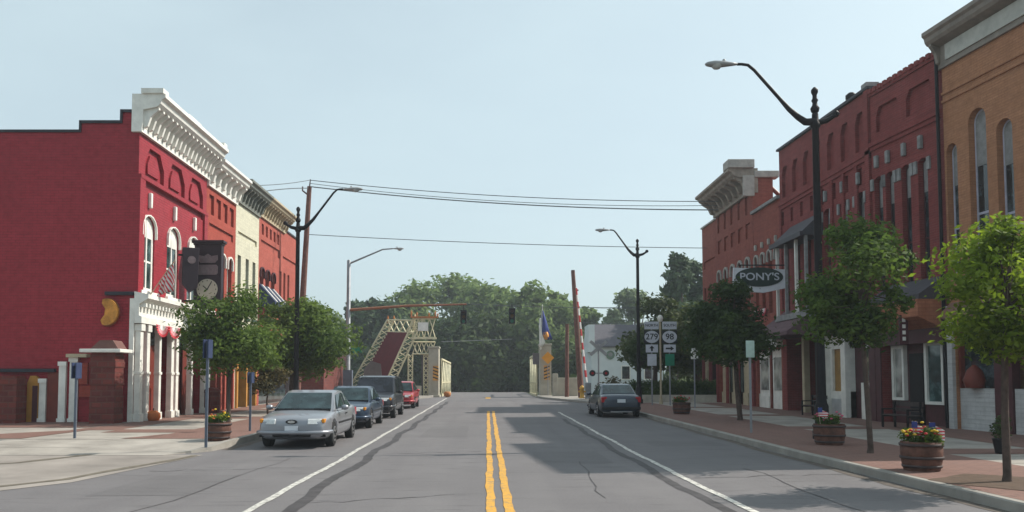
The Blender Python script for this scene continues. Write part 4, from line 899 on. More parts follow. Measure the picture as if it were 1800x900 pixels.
# planters
stave = M('barrel_wood', (.12, .055, .04), .85, .45, 7, bd=.01); hoop = M('barrel_hoop', (.055, .04, .04), .6, .3, 6)
def petals(mat_name, col): return M(mat_name, col, .6, .3, 8)
us_m = stripes('flag_stripes', (.60, .05, .07), (.75, .72, .72), 1 / .055, (0, 0, 1)); flag_blue = M('flag_blue', (.03, .05, .22), .7)
def planter(label, loc, r, h, flowers, flags, seed, dark=False):
    t = thing('barrel_planter', label, 'planter', loc, 0, 'half-barrel planters on the pavements')
    b = MB().lathe([(r * .84, 0), (r * .95, h * .3), (r, h * .6), (r * .99, h), (r * .9, h), (r * .9, h * .9), (.01, h * .88)], n=28)
    b.build('barrel', stave, t)
    for z, k in ((h * .12, .89), (h * .42, .985), (h * .85, 1.0)): MB().lathe([(r * k + .006, z), (r * k + .016, z), (r * k + .02, z + .045), (r * k + .008, z + .045)], n=28).build('hoop', hoop, t)
    rr = random.Random(seed)
    bl = [(rr.uniform(-.55, .55) * r, rr.uniform(-.55, .55) * r, h + rr.uniform(.02, .18), r * .42, .7) for _ in range(9)]
    crown_mesh('foliage', bl, 1800, .03, leaf_mid, t, seed)
    for i, col in enumerate(flowers):
        b = MB()
        for _ in range(16):
            a = rr.uniform(0, 6.28); q = r * .95 * math.sqrt(rr.random()); p = (q * math.cos(a), q * math.sin(a), h + .12 + rr.uniform(-.05, .22) * (1.3 - q / r)); b.lathe([(.006, -.01), (.035, .0), (.03, .02), (.008, .028)], p, 6)
        b.build('blossoms', petals('petal_%d' % int(sum(col) * 100 + col[0] * 1000), col), t)
    for (x, y, z, a) in flags:
        f = thing('small_flag', 'small striped flag stuck in flowers of ' + label.split(',')[0][:40], 'flag') if 0 else None
        e = thing('hand_flag', {-1: 'small striped flag on stick at left of ', 1: 'small striped flag on stick at right of '}[1 if x > 0 else -1] + flagwhere, 'flag', (loc[0] + x, loc[1] + y, loc[2] + h), a)
        MB().tube([(0, 0, 0), (-.04, 0, z)], .008, 5).build('stick', tan_trim, e)
        vs = []; 
        for i in range(6):
            u = i / 5; s_ = .02 * math.sin(u * 6)
            for zz in (z - .02, z - .2): vs += [(-.04 + u * .24, s_ - .002, zz - u * .12), (-.04 + u * .24, s_ + .002, zz - u * .12)]
        fs = []
        for i in range(5):
            A_ = i * 4; B_ = A_ + 4; fs += [(A_, B_, B_ + 2, A_ + 2), (A_ + 1, A_ + 3, B_ + 3, B_ + 1), (A_, A_ + 1, B_ + 1, B_), (A_ + 2, B_ + 2, B_ + 3, A_ + 3)]
        MB().add(vs, fs).build('cloth', us_m, e); MB().box(-.045, .05, -.012, .012, z - .12, z - .01).build('canton', flag_blue, e)
    return t
red_c = (.55, .02, .03); yel_c = (.75, .5, .03); pink_c = (.6, .12, .2)
flagwhere = 'the nearest barrel planter'
planter('wooden half-barrel planter nearest on right pavement, with red flowers and two flags', (7.5, 14.35, .14), .335, .5, [red_c, yel_c], [(-.16, -.1, .36, R(10)), (.13, -.12, .34, R(-8))], 1)
flagwhere = 'the barrel by the second tree'
planter('dark half-barrel planter on right pavement under the lamp post', (8.2, 19.9, .15), .36, .5, [pink_c], [(-.25, -.1, .4, 0)], 2)
planter('dark half-barrel planter with red flowers near the route signs', (8.25, 35.2, .25), .37, .5, [red_c], [], 3)
planter('half-barrel planter with yellow flowers by the left kerb', (-6.95, 21.4, .15), .32, .46, [yel_c, (.5, .12, .03)], [], 4)
# potted shrub & benches
t = thing('potted_shrub', 'dark potted shrub against the white block shopfront', 'plant', (10.9, 17.6, .14)); MB().lathe([(.12, 0), (.17, .3), (.18, .32), (.01, .32)], n=14).build('pot', black, t); crown_mesh('foliage', [(0, 0, .5, .2, 1), (.05, 0, .7, .14, 1)], 700, .035, leaf_dk, t, 9)
def bench(label, loc, rz):
    t = thing('bench', label, 'bench', loc, rz)
    MB().box(-.75, .75, -.2, -.06, .43, .46).box(-.75, .75, -.04, .1, .43, .46).box(-.75, .75, .12, .24, .43, .46).build('seat', hoop, t)
    MB().box(-.75, .75, .25, .28, .55, .66).box(-.75, .75, .27, .3, .72, .86).build('backrest', hoop, t)
    for x in (-.65, .65): MB().box(x - .03, x + .03, -.2, -.15, -.01, .62).box(x - .03, x + .03, .22, .27, -.01, .86).box(x - .03, x + .03, -.2, .26, .6, .64).box(x - .03, x + .03, -.15, .22, .38, .43).build('leg', black, t)
bench('dark slatted bench in front of the maroon shopfront', (12.9, 25.9, .16), rz2); bench('dark slatted bench outside the dark recessed entrance', (13.2, 33.6, .22), TH)
# route sign cluster
sgw = M('sign_white', (.50, .52, .58), .5, .12, 6); sgk = M('sign_black', (.015, .015, .018), .5); sgg = M('sign_green', (.01, .19, .11), .5, .2)
def route(label, x, num, arrow, plate, py=45.2):
    t = thing('route_sign', label, 'road sign', (x, py, .28))
    MB().box(-.035, .035, 0, .05, -.1, 4.6).build('post', galv, t)
    o = MB().box(-.39, .39, -.05, -.02, 4.2, 4.62).build('direction_plate', sgw, t); text({'279': 'NORTH', '98': 'SOUTH'}[num], .2, sgk, o, (0, -.055, 4.41))
    o = MB().box(-.42, .42, -.05, -.02, 3.42, 4.14).build('shield_plate', sgk, t); MB().disc((0, -.056, 3.78), .40, 'y', .012, 28, .33).build('shield', sgw, o); text(num, .46, sgk, o, (0, -.066, 3.78))
    o = MB().box(-.33, .33, -.05, -.02, 2.93, 3.36).build('arrow_plate', sgw, t)
    if arrow == 'up': MB().prism([(-.05, 3.0), (.05, 3.0), (.05, 3.15), (.15, 3.15), (0, 3.3), (-.15, 3.15), (-.05, 3.15)], 'y', -.058, -.051).build('arrow', sgk, o)
    else: MB().prism([(-.22, 3.1), (.05, 3.1), (.05, 3.02), (.24, 3.145), (.05, 3.27), (.05, 3.19), (-.22, 3.19)], 'y', -.058, -.051).build('arrow', sgk, o)
    MB().box(-.25, .25, -.05, -.02, 2.2, 2.84).build('lower_plate', sgw if plate == 'w' else sgg, t)
    return t
route('left one of the paired route sign posts, numbered 279, with white lower plate', 9.0, '279', 'up', 'w'); route('right one of the paired route sign posts, numbered 98, with green lower plate', 9.98, '98', 'right', 'g')
t = thing('globe_lamp', 'pale post with white lantern just behind the paired route signs', 'street lamp', (9.9, 47.2, .28)); MB().lathe([(.12, 0), (.09, .3), (.06, .5), (.05, 4.75)], n=10).build('post', tan_trim, t); MB().lathe([(.06, 4.75), (.13, 4.8), (.17, 4.95), (.12, 5.1), (.04, 5.15)], n=14).build('globe', white, t)
# oval shop sign
t = thing('shop_sign', 'white projecting shop sign with dark lettered oval hung from the right brick row', 'shop sign', (12.1, 36.6, 6.2))
MB().add([(-1.17, -.06, -.32), (-1.13, -.06, .5), (1.15, -.06, .42), (1.15, -.06, -.42), (.2, -.06, -.62), (-.45, -.06, -.58), (-1.17, .06, -.32), (-1.13, .06, .5), (1.15, .06, .42), (1.15, .06, -.42), (.2, .06, -.62), (-.45, .06, -.58)], [(0, 5, 4, 3, 2, 1), (6, 7, 8, 9, 10, 11)] + [(i, (i + 1) % 6, (i + 1) % 6 + 6, i + 6) for i in range(6)]).build('board', M('sign_board_white', (.62, .63, .68), .5, .12), t)
o = MB().disc((0, -.075, .08), 1.06, 'y', .025, 36, .43).build('oval', M('oval_dark', (.02, .035, .03), .5), t); o2 = text("PONY'S", .46, sgw, o, (0, -.1, .08), sx=1.15)
MB().tube([(1.3, .0, .62), (-.9, 0, .62)], .03, 6).tube([(-.8, 0, .62), (-.8, 0, .45)], .015, 5).tube([(.8, 0, .62), (.8, 0, .4)], .015, 5).build('bracket', black, t)
# clock sign, left
t = thing('clock_sign', 'dark tall clock sign with pale dial projecting from the red corner building', 'clock', (-11.55, 34.0, 6.05))
dk = M('clock_case', (.022, .012, .02), .5, .2); brz = M('sign_relief', (.17, .13, .14), .5, .3, 8)
MB().box(-.56, .56, -.16, .16, -1.33, 1.3).build('case', dk, t, .02); MB().box(-.66, .66, -.24, .24, 1.3, 1.42).box(-.6, .6, -.2, .2, 1.22, 1.3).box(-.6, .6, -.2, .2, -1.38, -1.3).build('cap', dk, t, .02)
o = MB().disc((0, -.175, -.62), .43, 'y', .04, 36).build('dial', M('dial_ivory', (.45, .42, .34), .5, .12), t)
MB().prism([(-.02, -.64), (.02, -.64), (.2, -.32), (.17, -.3)], 'y', -.21, -.2).prism([(.0, -.65), (.03, -.62), (-.16, -.46), (-.18, -.49)], 'y', -.21, -.2).disc((0, -.205, -.62), .035, 'y', .012, 12).build('hands', sgk, o)
b = MB()
for k in range(12): a = k * math.pi / 6; b.box(math.sin(a) * .36 - .014, math.sin(a) * .36 + .014, -.202, -.196, -.62 + math.cos(a) * .36 - .03, -.62 + math.cos(a) * .36 + .03)
b.build('hour_marks', sgk, o)
MB().prism([(-.42, .05), (-.36, -.02), (.36, -.02), (.42, .05), (.42, .32), (.36, .4), (-.36, .4), (-.42, .32)], 'y', -.185, -.161).prism([(-.3, .48), (.3, .48), (.42, .62), (.4, .8), (.15, .76), (0, .86), (-.15, .76), (-.4, .8), (-.42, .62)], 'y', -.185, -.161).build('relief_panel', brz, t)
MB().box(-1.0, -.55, -.03, .03, 1.02, 1.1).box(-1.0, -.55, -.03, .03, -1.12, -1.04).build('bracket', black, t)
t = thing('shield_sign', 'dark shield-shaped sign edge beside the clock sign', 'sign', (-12.05, 33.2, 6.2), R(25))
MB().prism([(-.02, -1.0), (.3, -.75), (.34, .85), (-.3, .85), (-.3, -.6)], 'y', -.1, .1).build('board', dk, t, .02); MB().disc((.05, -.11, .35), .16, 'y', .03, 14).build('emblem', brz, t)
MB().box(-.45, -.28, -.03, .03, .5, .58).build('bracket', black, t)
# flags & bunting
rw_m = stripes('bunting_stripes', (.55, .04, .06), (.72, .68, .66), 1 / .11, (.85, 0, .5))
t = thing('wall_flag', 'furled red and white flag on pole over the shop entablature', 'flag', (-12.5, 30.6, 5.1)); MB().tube([(0, -.3, -.35), (.95, -.3, 1.05)], .02, 6).build('pole', tan_trim, t)
vs = []; rr = random.Random(6)
b = MB(); ns = 10
for i in range(ns + 1):
    u = i / ns
    for j in range(7):
        v = j / 6; x = .35 + .55 * u + .1 * math.sin(v * 5 + u * 4) * v; vs.append((x, -.3 + .13 * math.sin(u * 15 + v * 3) * (v * .8 + .2), .15 + .82 * u - v * (.75 - .15 * math.sin(u * 6))))
b.add(vs, [(i * 7 + j, i * 7 + j + 1, (i + 1) * 7 + j + 1, (i + 1) * 7 + j) for i in range(ns) for j in range(6)], True)
o = b.build('cloth', rw_m, t, fix=False); m_ = o.modifiers.new('s', 'SOLIDIFY'); m_.thickness = .01
def fan(loc, rz, r, label):
    t = thing('bunting_fan', label, 'bunting', loc, rz, 'red and white bunting fans')
    for ri, (ra, rb, mm) in enumerate(((.05, .45, M('bunting_white', (.62, .58, .56))), (.45, .78, MATS['bunting_white'] if 0 else M('bunting_pink', (.55, .25, .27))), (.78, 1.0, M('bunting_red', (.50, .03, .045))))):
        b = MB(); vs = []; n = 26
        for k in range(n + 1):
            a = math.pi + math.pi * k / n; o_ = .045 * (k % 2)
            for q in (ra, rb):
                vs += [(r * q * math.cos(a), -.03 - o_ * q, r * q * math.sin(a) * .72), (r * q * math.cos(a), -.02 - o_ * q, r * q * math.sin(a) * .72)]
        fs = []
        for k in range(n): A_, B_ = k * 4, k * 4 + 4; fs += [(A_, B_, B_ + 2, A_ + 2), (A_ + 1, A_ + 3, B_ + 3, B_ + 1), (A_ + 2, B_ + 2, B_ + 3, A_ + 3), (A_, A_ + 1, B_ + 1, B_)]
        b.add(vs, fs).build('pleats', mm, t)
for x, lb in ((30.9, 'pleated red and white bunting fan, nearer one under the white entablature'), (32.1, 'pleated red and white bunting fan, farther one under the white entablature')): fan((LX + .32, x, 3.75), R(90), .62, lb)
for i, y in enumerate((37.0, 38.2, 39.4)): fan((LX + .34, y, 4.75), R(90), .5, ['bunting fan above the orange brick shopfront, nearest the clock', 'bunting fan above the orange brick shopfront, middle one of three', 'bunting fan above the orange brick shopfront, farthest one'][i])
for i, y in enumerate((41.5, 42.6)): fan((RX - .06, y, 5.3), R(-90), .5, ['bunting fan under the oval shop sign, nearer one', 'bunting fan under the oval shop sign, farther one'][i])
t = thing('pumpkin', 'orange pumpkin by the left white shopfront column', 'pumpkin', (-12.2, 30.2, .17)); MB().lathe([(.05, 0), (.2, .05), (.27, .18), (.25, .32), (.12, .42), (.03, .4)], n=14).build('flesh', M('pumpkin_orange', (.42, .12, .03), .6), t); MB().tube([(0, 0, .38), (.02, 0, .5)], .025, 6).build('stem', bark, t)
t = thing('litter_bin', 'dark brick-red bin in front of the orange brick shopfront', 'bin', (-12.1, 36.3, .2)); MB().lathe([(.3, 0), (.34, .1), (.34, .9), (.36, .95), (.36, 1.05), (.2, 1.15), (.02, 1.18)], n=16).build('drum', pier_brick, t)
# ================================================================ POLES, WIRES, SIGNALS
wood = M('pole_wood', (.16, .075, .06), .9, .35, 5, bd=.01)
a0, a1 = atY(521, 690, 50), atY(544, 328, 50)
t = thing('utility_pole', 'brown wooden utility pole leaning right beside the left lamp post', 'utility pole', (a0.x, 50, .2))
d = a1 - Vector((a0.x, 50, .2)); d.y = 0
MB().tube([(0, 0, -.2), (0, 0, 0), d * .5, d], [.24, .23, .19, .14], 10).build('pole', wood, t)
MB().tube([d + Vector((0, 0, -.1)), d + Vector((.05, 0, .45))], [.05, .03], 6).tube([d + Vector((-.1, 0, -.5)), d + Vector((-.42, 0, -.25)), d + Vector((-.42, 0, .0))], [.05, .05, .05], 6).build('insulator', M('insulator', (.12, .08, .08)), t)
poleTop = Vector((a0.x, 50, .2)) + d
a0, a1 = atY(1022, 660, 60), atY(1007, 475, 60)
t = thing('utility_pole', 'dark brown utility pole leaning left beside the striped gate', 'utility pole', (a0.x, 60, .3)); d2 = a1 - Vector((a0.x, 60, .3)); d2.y = 0
MB().tube([(0, 0, -.2), d2 * .5, d2], [.23, .19, .14], 10).build('pole', wood, t); MB().tube([d2 * .86 + Vector((.1, 0, 0)), d2 * .84 + Vector((.3, 0, 0))], [.06, .06], 6).build('insulator', MATS['insulator'], t)
t = thing('wooden_post', 'short thick wooden post beside the right utility pole', 'post', (atY(1008, 690, 62).x - .5, 62, .3)); MB().tube([(0, 0, 0), (.05, 0, 5.6)], [.16, .13], 8).build('shaft', wood, t)
def wire(name, A_, B_, sag, r, label):
    pts = []
    for i in range(25):
        u = i / 24; p = A_.lerp(B_, u); p.z -= sag * 4 * u * (1 - u); pts.append(p)
    b = MB().tube(pts, r, 5); tag(b.build(name, M('wire', (.10, .11, .12), .5)), label, 'wire', 'overhead wires')
E1 = atY(1262, 354, 47); E2 = atY(1262, 369, 46)
wire('overhead_wire', poleTop + Vector((.05, 0, .4)), E1, .35, .024, 'topmost overhead wire from leaning pole to the right brick row')
wire('overhead_wire', poleTop + Vector((.05, 0, .0)), E2, .35, .034, 'thick lower wire of the upper pair crossing to the right brick row')
wire('overhead_wire', poleTop + Vector((0, 0, .4)), atY(425, 326, 42), .1, .02, 'topmost wire running left from leaning pole over the roofs')
wire('overhead_wire', poleTop + Vector((0, 0, -.1)), atY(430, 342, 42), -.1, .026, 'second wire running left from leaning pole over the roofs')
wire('overhead_wire', poleTop + Vector((.05, 0, .2)), atY(1262, 361, 46.5), .45, .018, 'thin middle wire of the upper wires crossing to the right brick row')
wire('overhead_wire', Vector((atY(540, 412, 50))), atY(1240, 436, 52), .15, .022, 'single low wire crossing the street above the cobra lamp')
wire('overhead_wire', atY(1012, 540, 60), atY(1235, 540, 54), .1, .014, 'thin wire from the right utility pole to the brick row')
wire('overhead_wire', atY(1018, 567, 60), atY(1150, 568, 60), .05, .018, 'dark wire in front of the grey-roofed house')
wire('overhead_wire', atY(775, 601, 72), atY(900, 596, 90), .0, .02, 'pale cable above the road between the bridge pylons')
# signal pole
px = atY(611, 700, 50).x
t = thing('signal_pole', 'galvanised signal and light pole with long mast arm behind left cars', 'traffic signal pole', (px, 50, .3)); H = atY(611, 458, 50).z - .3
MB().lathe([(.2, 0), (.2, .2), (.15, .3), (.11, H), (.05, H + .05)], n=12).build('pole', galv, t)
q = atY(690, 437, 50); MB().tube([(0, 0, H - .2), (q.x - px - 1.3, 0, q.z - .3 - .35), (q.x - px - .6, 0, q.z - .3 - .05), (q.x - px, 0, q.z - .3)], [.06, .05, .045, .04], 8).build('lamp_arm', galv, t); cobra(t, (q.x - px, 0, q.z - .3), 1, .8)
za = atY(611, 545, 50).z - .3; zb_ = atY(820, 535, 50).z - .3; xe = atY(820, 535, 50).x - px
MB().tube([(0, 0, za), (xe * .5, 0, (za + zb_) / 2 + .08), (xe, 0, zb_)], [.09, .075, .05], 8).build('mast_arm', M('rusty_arm', (.28, .12, .07), .7), t)
g = MB().box(.2, .85, -.05, -.02, 0, .34).build('street_name_sign', sgg, t); g.location = (0, 0, atY(625, 620, 50).z - .3)
MB().box(-.28, .28, -.2, .2, 1.0, 2.0).build('controller_box', sgnpost, t)
t2 = thing('railroad_sign', 'dark grey sign board leaning before the bridge stairs', 'sign', (atY(655, 640, 56).x, 56, .3)); MB().box(-.04, .04, -.04, .04, 0, 1.8).build('post', galv, t2); MB().prism([(-.55, 1.3), (.3, 1.0), (.65, 1.6), (.55, 2.5), (-.1, 2.7), (-.6, 2.1)], 'y', -.08, -.04).build('board', M('board_grey', (.14, .13, .13)), t2)
def signal(label, px, pt, pb, Y, hang):
    c = atY(px, (pt + pb) / 2, Y); h = atY(px, pt, Y).z - atY(px, pb, Y).z
    t = thing('traffic_light', label, 'traffic light', c, 0, 'hanging traffic lights'); h2 = h / 2
    MB().box(-.19, .19, -.14, .14, -h2, h2).build('housing', sgk, t, .02)
    for i, m_ in enumerate((M('red_off', (.05, .01, .012), .3), M('amber_off', (.14, .07, .02)), M('signal_green_lens', (.02, .22, .14), .3))):
        z = h2 - h / 6 - i * h / 3; MB().disc((0, -.15, z), h / 6 * .72, 'y', .03, 14).build('lens', m_, t); 
        MB().tube([(0, -.14, z), (0, -.3, z)], [h / 6 * .86, h / 6 * .86], 12, cap=False).build('visor', sgk, t)
    MB().tube([(0, 0, h2), (0, 0, h2 + hang)], .025, 6).build('hanger', sgk, t)
signal('left traffic light, hanging at the end of the rusty mast arm', 815, 545, 569, 50, .35); signal('right traffic light with green lens, hanging over the road', 900, 542, 569, 50, .25)
wire('overhead_wire', atY(820, 534, 50), atY(1119, 540, 50), .1, .018, 'span wire from the mast arm end to the second right lamp post')
# ================================================================ LIFT BRIDGE
BY = 66; bst = M('bridge_cream_steel', (.62, .57, .38), .6, .25, 3); bcon = M('bridge_concrete', (.40, .37, .30), .85, .2, 1.5); rust = M('rust_paint', (.45, .17, .05), .7, .3, 4); bdk = M('bridge_dark', (.06, .05, .05), .6)
br = thing('lift_bridge', 'cream steel canal lift bridge with lattice stairs, portal and concrete pylons', 'bridge', (0, BY, .35))
def W(px, py, Y=BY): p = atY(px, py, Y); return Vector((p.x, Y - BY, p.z - .35))
def lattice(b, P, Q, wv, n, r=.05, ch=.07):
    """two chords from P to Q, wv apart, with crossing laces"""
    P, Q, wv = Vector(P), Vector(Q), Vector(wv)
    for o_ in (wv * 0, wv): b.tube([P + o_, Q + o_], ch, 4, False)
    for i in range(n):
        a, c_ = P.lerp(Q, i / n), P.lerp(Q, (i + 1) / n); b.tube([a, c_ + wv], r, 4, False); b.tube([a + wv, c_], r, 4, False)
    return b
s0, s1 = W(672, 685), W(727, 563); s2, s3 = W(612, 685, 68), W(681, 562, 68)
b = MB(); lattice(b, s0, s1, (.75, 0, .1), 13, .035, .07); b.build('stair_stringer', bst, br)
b = MB(); lattice(b, s2, s3, (.7, 0, .1), 13, .035, .07); b.build('stair_stringer', bst, br)
b = MB(); 
for i in range(22):
    u = (i + .5) / 22; a = s2.lerp(s3, u) + Vector((.6, 0, 0)); c_ = s0.lerp(s1, u); b.add([a + Vector((0, 0, -.12)), c_ + Vector((0, 0, -.12)), c_ + Vector((0, 0, .16)), a + Vector((0, 0, .16)), a + Vector((0, .3, -.12)), c_ + Vector((0, .3, -.12)), c_ + Vector((0, .3, .16)), a + Vector((0, .3, .16))], [(0, 1, 2, 3), (7, 6, 5, 4), (0, 4, 5, 1), (1, 5, 6, 2), (2, 6, 7, 3), (3, 7, 4, 0)]) if u < .84 else None
b.build('stair_treads', M('stair_maroon', (.13, .012, .02), .7), br)
# portal frame
X0, X1 = W(725, 600).x, W(765, 600).x; Zt, Zm, Zb, Zl = W(745, 560).z, W(745, 594).z, W(745, 601).z, W(745, 622).z
b = MB(); lattice(b, (X0, 0, Zt), (X1, 0, Zt), (0, 0, Zm - Zt), 4, .04, .08); b.box(X0 - .1, X1 + .1, -.1, .1, Zm - .1, Zm + .05); lattice(b, (X0, .1, Zb), (X1, .1, Zb), (0, 0, Zl - Zb), 5, .035, .06)
for x in (X0 - .35, X0 + .9): lattice(b, (x, .2, 0), (x, .2, Zl), (.35, 0, 0), 9, .03, .05)
b.build('portal_truss', bst, br)
b = MB().box(X0 - .15, X1 + .2, -.15, .15, Zt + .05, Zt + .17)
for x, h in ((X0 - .1, .5), (X0 + .35, .35), (X1 - .5, .3), (X1, .45), (X1 + .2, .25)): b.lathe([(.07, Zt + .17), (.05, Zt + .3), (.09, Zt + .17 + h * .6), (.02, Zt + .17 + h)], (x, 0, 0), 6)
for x in (W(681, 562).x - .2, W(681, 562).x + .3): b.lathe([(.08, Zt - .2), (.05, Zt + .1), (.09, Zt + .2), (.02, Zt + .4)], (x, 2, 0), 6)
b.build('cresting', rust, br); MB().box(W(735, 575).x, W(753, 575).x, -.22, -.16, W(742, 582).z, W(742, 567).z).build('name_plate', white, br)
b = MB(); lattice(b, s1 + Vector((0, .2, -.2)), (X0, .2, Zm), (.1, 0, .7), 2, .04); lattice(b, s3, s1 + Vector((-.1, 0, 0)), (0, 0, -1.0), 4, .05, .06); b.build('upper_bracing', bst, br)
# left pylon and side truss
PX0, PX1 = W(753, 650).x, W(771, 650).x
def pylon(x0, x1, y0, y1, ztop):
    b = MB().box(x0, x1, y0, y1, -.3, ztop).box(x0 - .06, x1 + .06, y0 - .06, y1 + .06, ztop, ztop + .14).box(x0 - .1, x1 + .1, y0 - .12, y1 + .06, -.3, .15); o = b.build('pylon', bcon, br, .03); return o
zt = W(762, 612).z
pylon(PX1 - .1, PX1 + .16, 0, 1.0, zt) if 0 else None
pylon(W(753, 650).x, W(771, 650).x, 0, 1.6, zt)
MB().box(W(740, 650).x, W(752, 650).x, .2, .3, -.2, W(757, 622).z).build('control_door', bdk, br); MB().box(W(722, 650).x, W(741, 650).x, -.3, .2, -.2, W(745, 678).z).build('abutment', bcon, br, .05)
def girder(x, y0, y1, z0, z1, n):
    b = MB().box(x - .06, x + .06, y0, y1, z1 - .15, z1).box(x - .06, x + .06, y0, y1, z0 - .1, z0 + .2).box(x - .04, x + .04, y0, y1, z0 + 1.1, z0 + 1.2)
    for i in range(n + 1): y = y0 + (y1 - y0) * i / n; b.box(x - .05, x + .05, y - .07, y + .07, z0 + .2, z1 - .15)
    for i in range(n): ya, yb = y0 + (y1 - y0) * i / n, y0 + (y1 - y0) * (i + 1) / n; b.tube([(x, ya, z0 + .2), (x, yb, z1 - .2)], .05, 4, False)
    b.build('side_truss', bst, br)
girder(W(774, 650).x + .0, 1.8, 18, 0, W(780, 632, BY + 6).z, 6)
RXp0, RXp1 = W(949, 650).x, W(969, 650).x
pylon(RXp0, RXp1, 0, 1.5, W(958, 607).z); girder(RXp0 - .15, 1.8, 12, 0, W(940, 625, BY + 8).z, 4)
MB().box(RXp0 - .5, RXp0 + .1, .9, 1.4, W(950, 640).z, W(950, 620).z).build('control_box', M('box_grey', (.15, .13, .14)), br)
MB().box(X1 + .2, RXp0 - .0, 2, 26, -.4, -.012).build('deck', road_m, br)
b = MB().lathe([(.1, 0), (.26, .05), (.3, .3), (.22, .42), (.05, .44)], (W(782, 690).x + .2, -.2, .0), 12); b.build('rusty_barrier_base', rust, br)
# bridge furniture
def marker(label, px, Y, pyc, w_=.45, h=1.15, flip=1):
    p = atY(px, pyc, Y); t = thing('object_marker', label, 'road sign', (p.x, Y, p.z), 0, 'striped hazard markers')
    MB().box(-w_ / 2, w_ / 2, -.03, 0, -h / 2, h / 2).build('plate', M('marker_yellow', (.62, .30, .06), .5), t)
    b = MB()
    for k in range(4):
        z = -h / 2 + .05 + k * h / 4.2; b.add([(-w_ / 2, -.036, z + (.16 if flip > 0 else 0)), (w_ / 2, -.036, z + (0 if flip > 0 else .16)), (w_ / 2, -.036, z + (.1 if flip > 0 else .26)), (-w_ / 2, -.036, z + (.26 if flip > 0 else .1)), (-w_ / 2, -.031, z + (.16 if flip > 0 else 0)), (w_ / 2, -.031, z + (0 if flip > 0 else .16)), (w_ / 2, -.031, z + (.1 if flip > 0 else .26)), (-w_ / 2, -.031, z + (.26 if flip > 0 else .1))], [(0, 1, 2, 3), (7, 6, 5, 4), (0, 4, 5, 1), (1, 5, 6, 2), (2, 6, 7, 3), (3, 7, 4, 0)])
    b.build('stripes', sgk, t)
marker('black and orange striped marker on the left bridge pylon', 766, BY - .15, 656); marker('black and orange striped marker on the right bridge pylon', 961, BY - .15, 655, flip=-1)
p = atY(963, 629, BY - .3); t = thing('warning_sign', 'orange-yellow diamond warning sign on the right bridge pylon', 'road sign', p); MB().prism([(0, -.5), (.5, 0), (0, .5), (-.5, 0)], 'y', -.03, 0).build('plate', M('warning_orange', (.72, .30, .02), .5, .1), t); MB().tube([(0, .03, -.5), (0, .03, -3.2)], .03, 6).build('post', galv, t)
p = atY(950, 606, BY); t = thing('banner_flag', 'blue and white flag hanging limp above the right bridge pylon', 'flag', (p.x, BY - .4, p.z)); MB().tube([(.0, 0, -.4), (.15, 0, 3.2)], .03, 6).build('pole', white, t)
def cloth(b, pts, seed=0):
    n = len(pts); vs = []
    for i, (z, xa, xb) in enumerate(pts):
        for j in range(6): u = j / 5; vs.append((xa + (xb - xa) * u, .1 * math.sin(u * 7 + i * .6), z))
    b.add(vs, [(i * 6 + j, i * 6 + j + 1, (i + 1) * 6 + j + 1, (i + 1) * 6 + j) for i in range(n - 1) for j in range(5)], True); return b
for nm, mm, pts in (('cloth', flag_blue, [(2.7, .1, .2), (2.1, .0, .4), (1.4, .0, .6), (.8, .1, .8), (.4, .5, .95)]), ('white_field', white, [(2.1, -.12, .02), (1.4, -.15, .02), (.8, -.12, .12), (.2, -.1, .35), (-.2, -.12, .1)]), ('orange_field', M('flag_orange', (.65, .28, .05)), [(1.0, .25, .55), (.7, .2, .65), (.4, .3, .55)])):
    o = cloth(MB(), [(z, a, c_) for z, a, c_ in pts]).build(nm, mm, t, fix=False); o.location = (0, -.1 if nm != 'cloth' else 0, 0); m_ = o.modifiers.new('s', 'SOLIDIFY'); m_.thickness = .015
# low wall, gate
p0, p1 = atY(974, 690, 64), atY(1016, 690, 64)
t = thing('approach_wall', 'low weathered concrete wall right of the bridge pylon', 'wall', (0, 64, .3)); MB().box(p0.x, p1.x, 0, .4, -.2, atY(990, 664, 64).z - .3).box(p0.x - .1, p0.x + .3, -.1, .5, -.2, 1.9).build('wall_body', bcon, t, .04)
t = thing('crossing_gate', 'raised red and white striped gate arm leaning beside the utility pole', 'crossing gate', (0, 57, 0))
g0, g1 = atY(1031, 672, 57), atY(1013, 505, 57)
MB().tube([(g0.x, 0, g0.z), (g1.x, 0, g1.z)], [.085, .05], 4, False).build('gate_arm', stripes('gate_stripes', (.50, .02, .03), (.72, .70, .68), 1 / .95, (0, 0, 1)), t)
MB().box(g0.x - .1, g0.x + .3, -.15, .15, .2, 1.5).lathe([(.25, .2), (.2, .5), (.1, .6)], (g0.x + .1, 0, 0), 10).build('gate_stand', galv, t)
for k, px_ in enumerate((1009, 1014)):
    q = atY(px_ + 3, 545 + 40 * k, 57.2)
p = atY(1052, 612, 58); t = thing('crossbuck', 'faded railway crossbuck with red warning lamps by the white house', 'railway sign', (p.x, 58, .3)); zc = p.z - .3
for k, a in enumerate((R(40), R(-40))): MB().box(-.75, .75, -.04 - k * .025, -.02 - k * .025, -.11, .11, Matrix.Translation((0, 0, zc)) @ Matrix.Rotation(a, 4, 'Y')).build('blade', M('faded_blade', (.33, .33, .34)), t)
MB().tube([(0, 0, 0), (0, 0, zc + .3)], .06, 8).build('post', galv, t); MB().box(-.5, .5, -.03, .03, zc - 1.8, zc - 1.72).build('crossarm', galv, t)
for x in (-.45, .5): MB().disc((x, -.1, zc - 1.76), .22, 'y', .05, 16).build('lamp_disc', sgk, t); MB().disc((x, -.14, zc - 1.76), .09, 'y', .05, 14).build('red_lamp', tail_m, t)
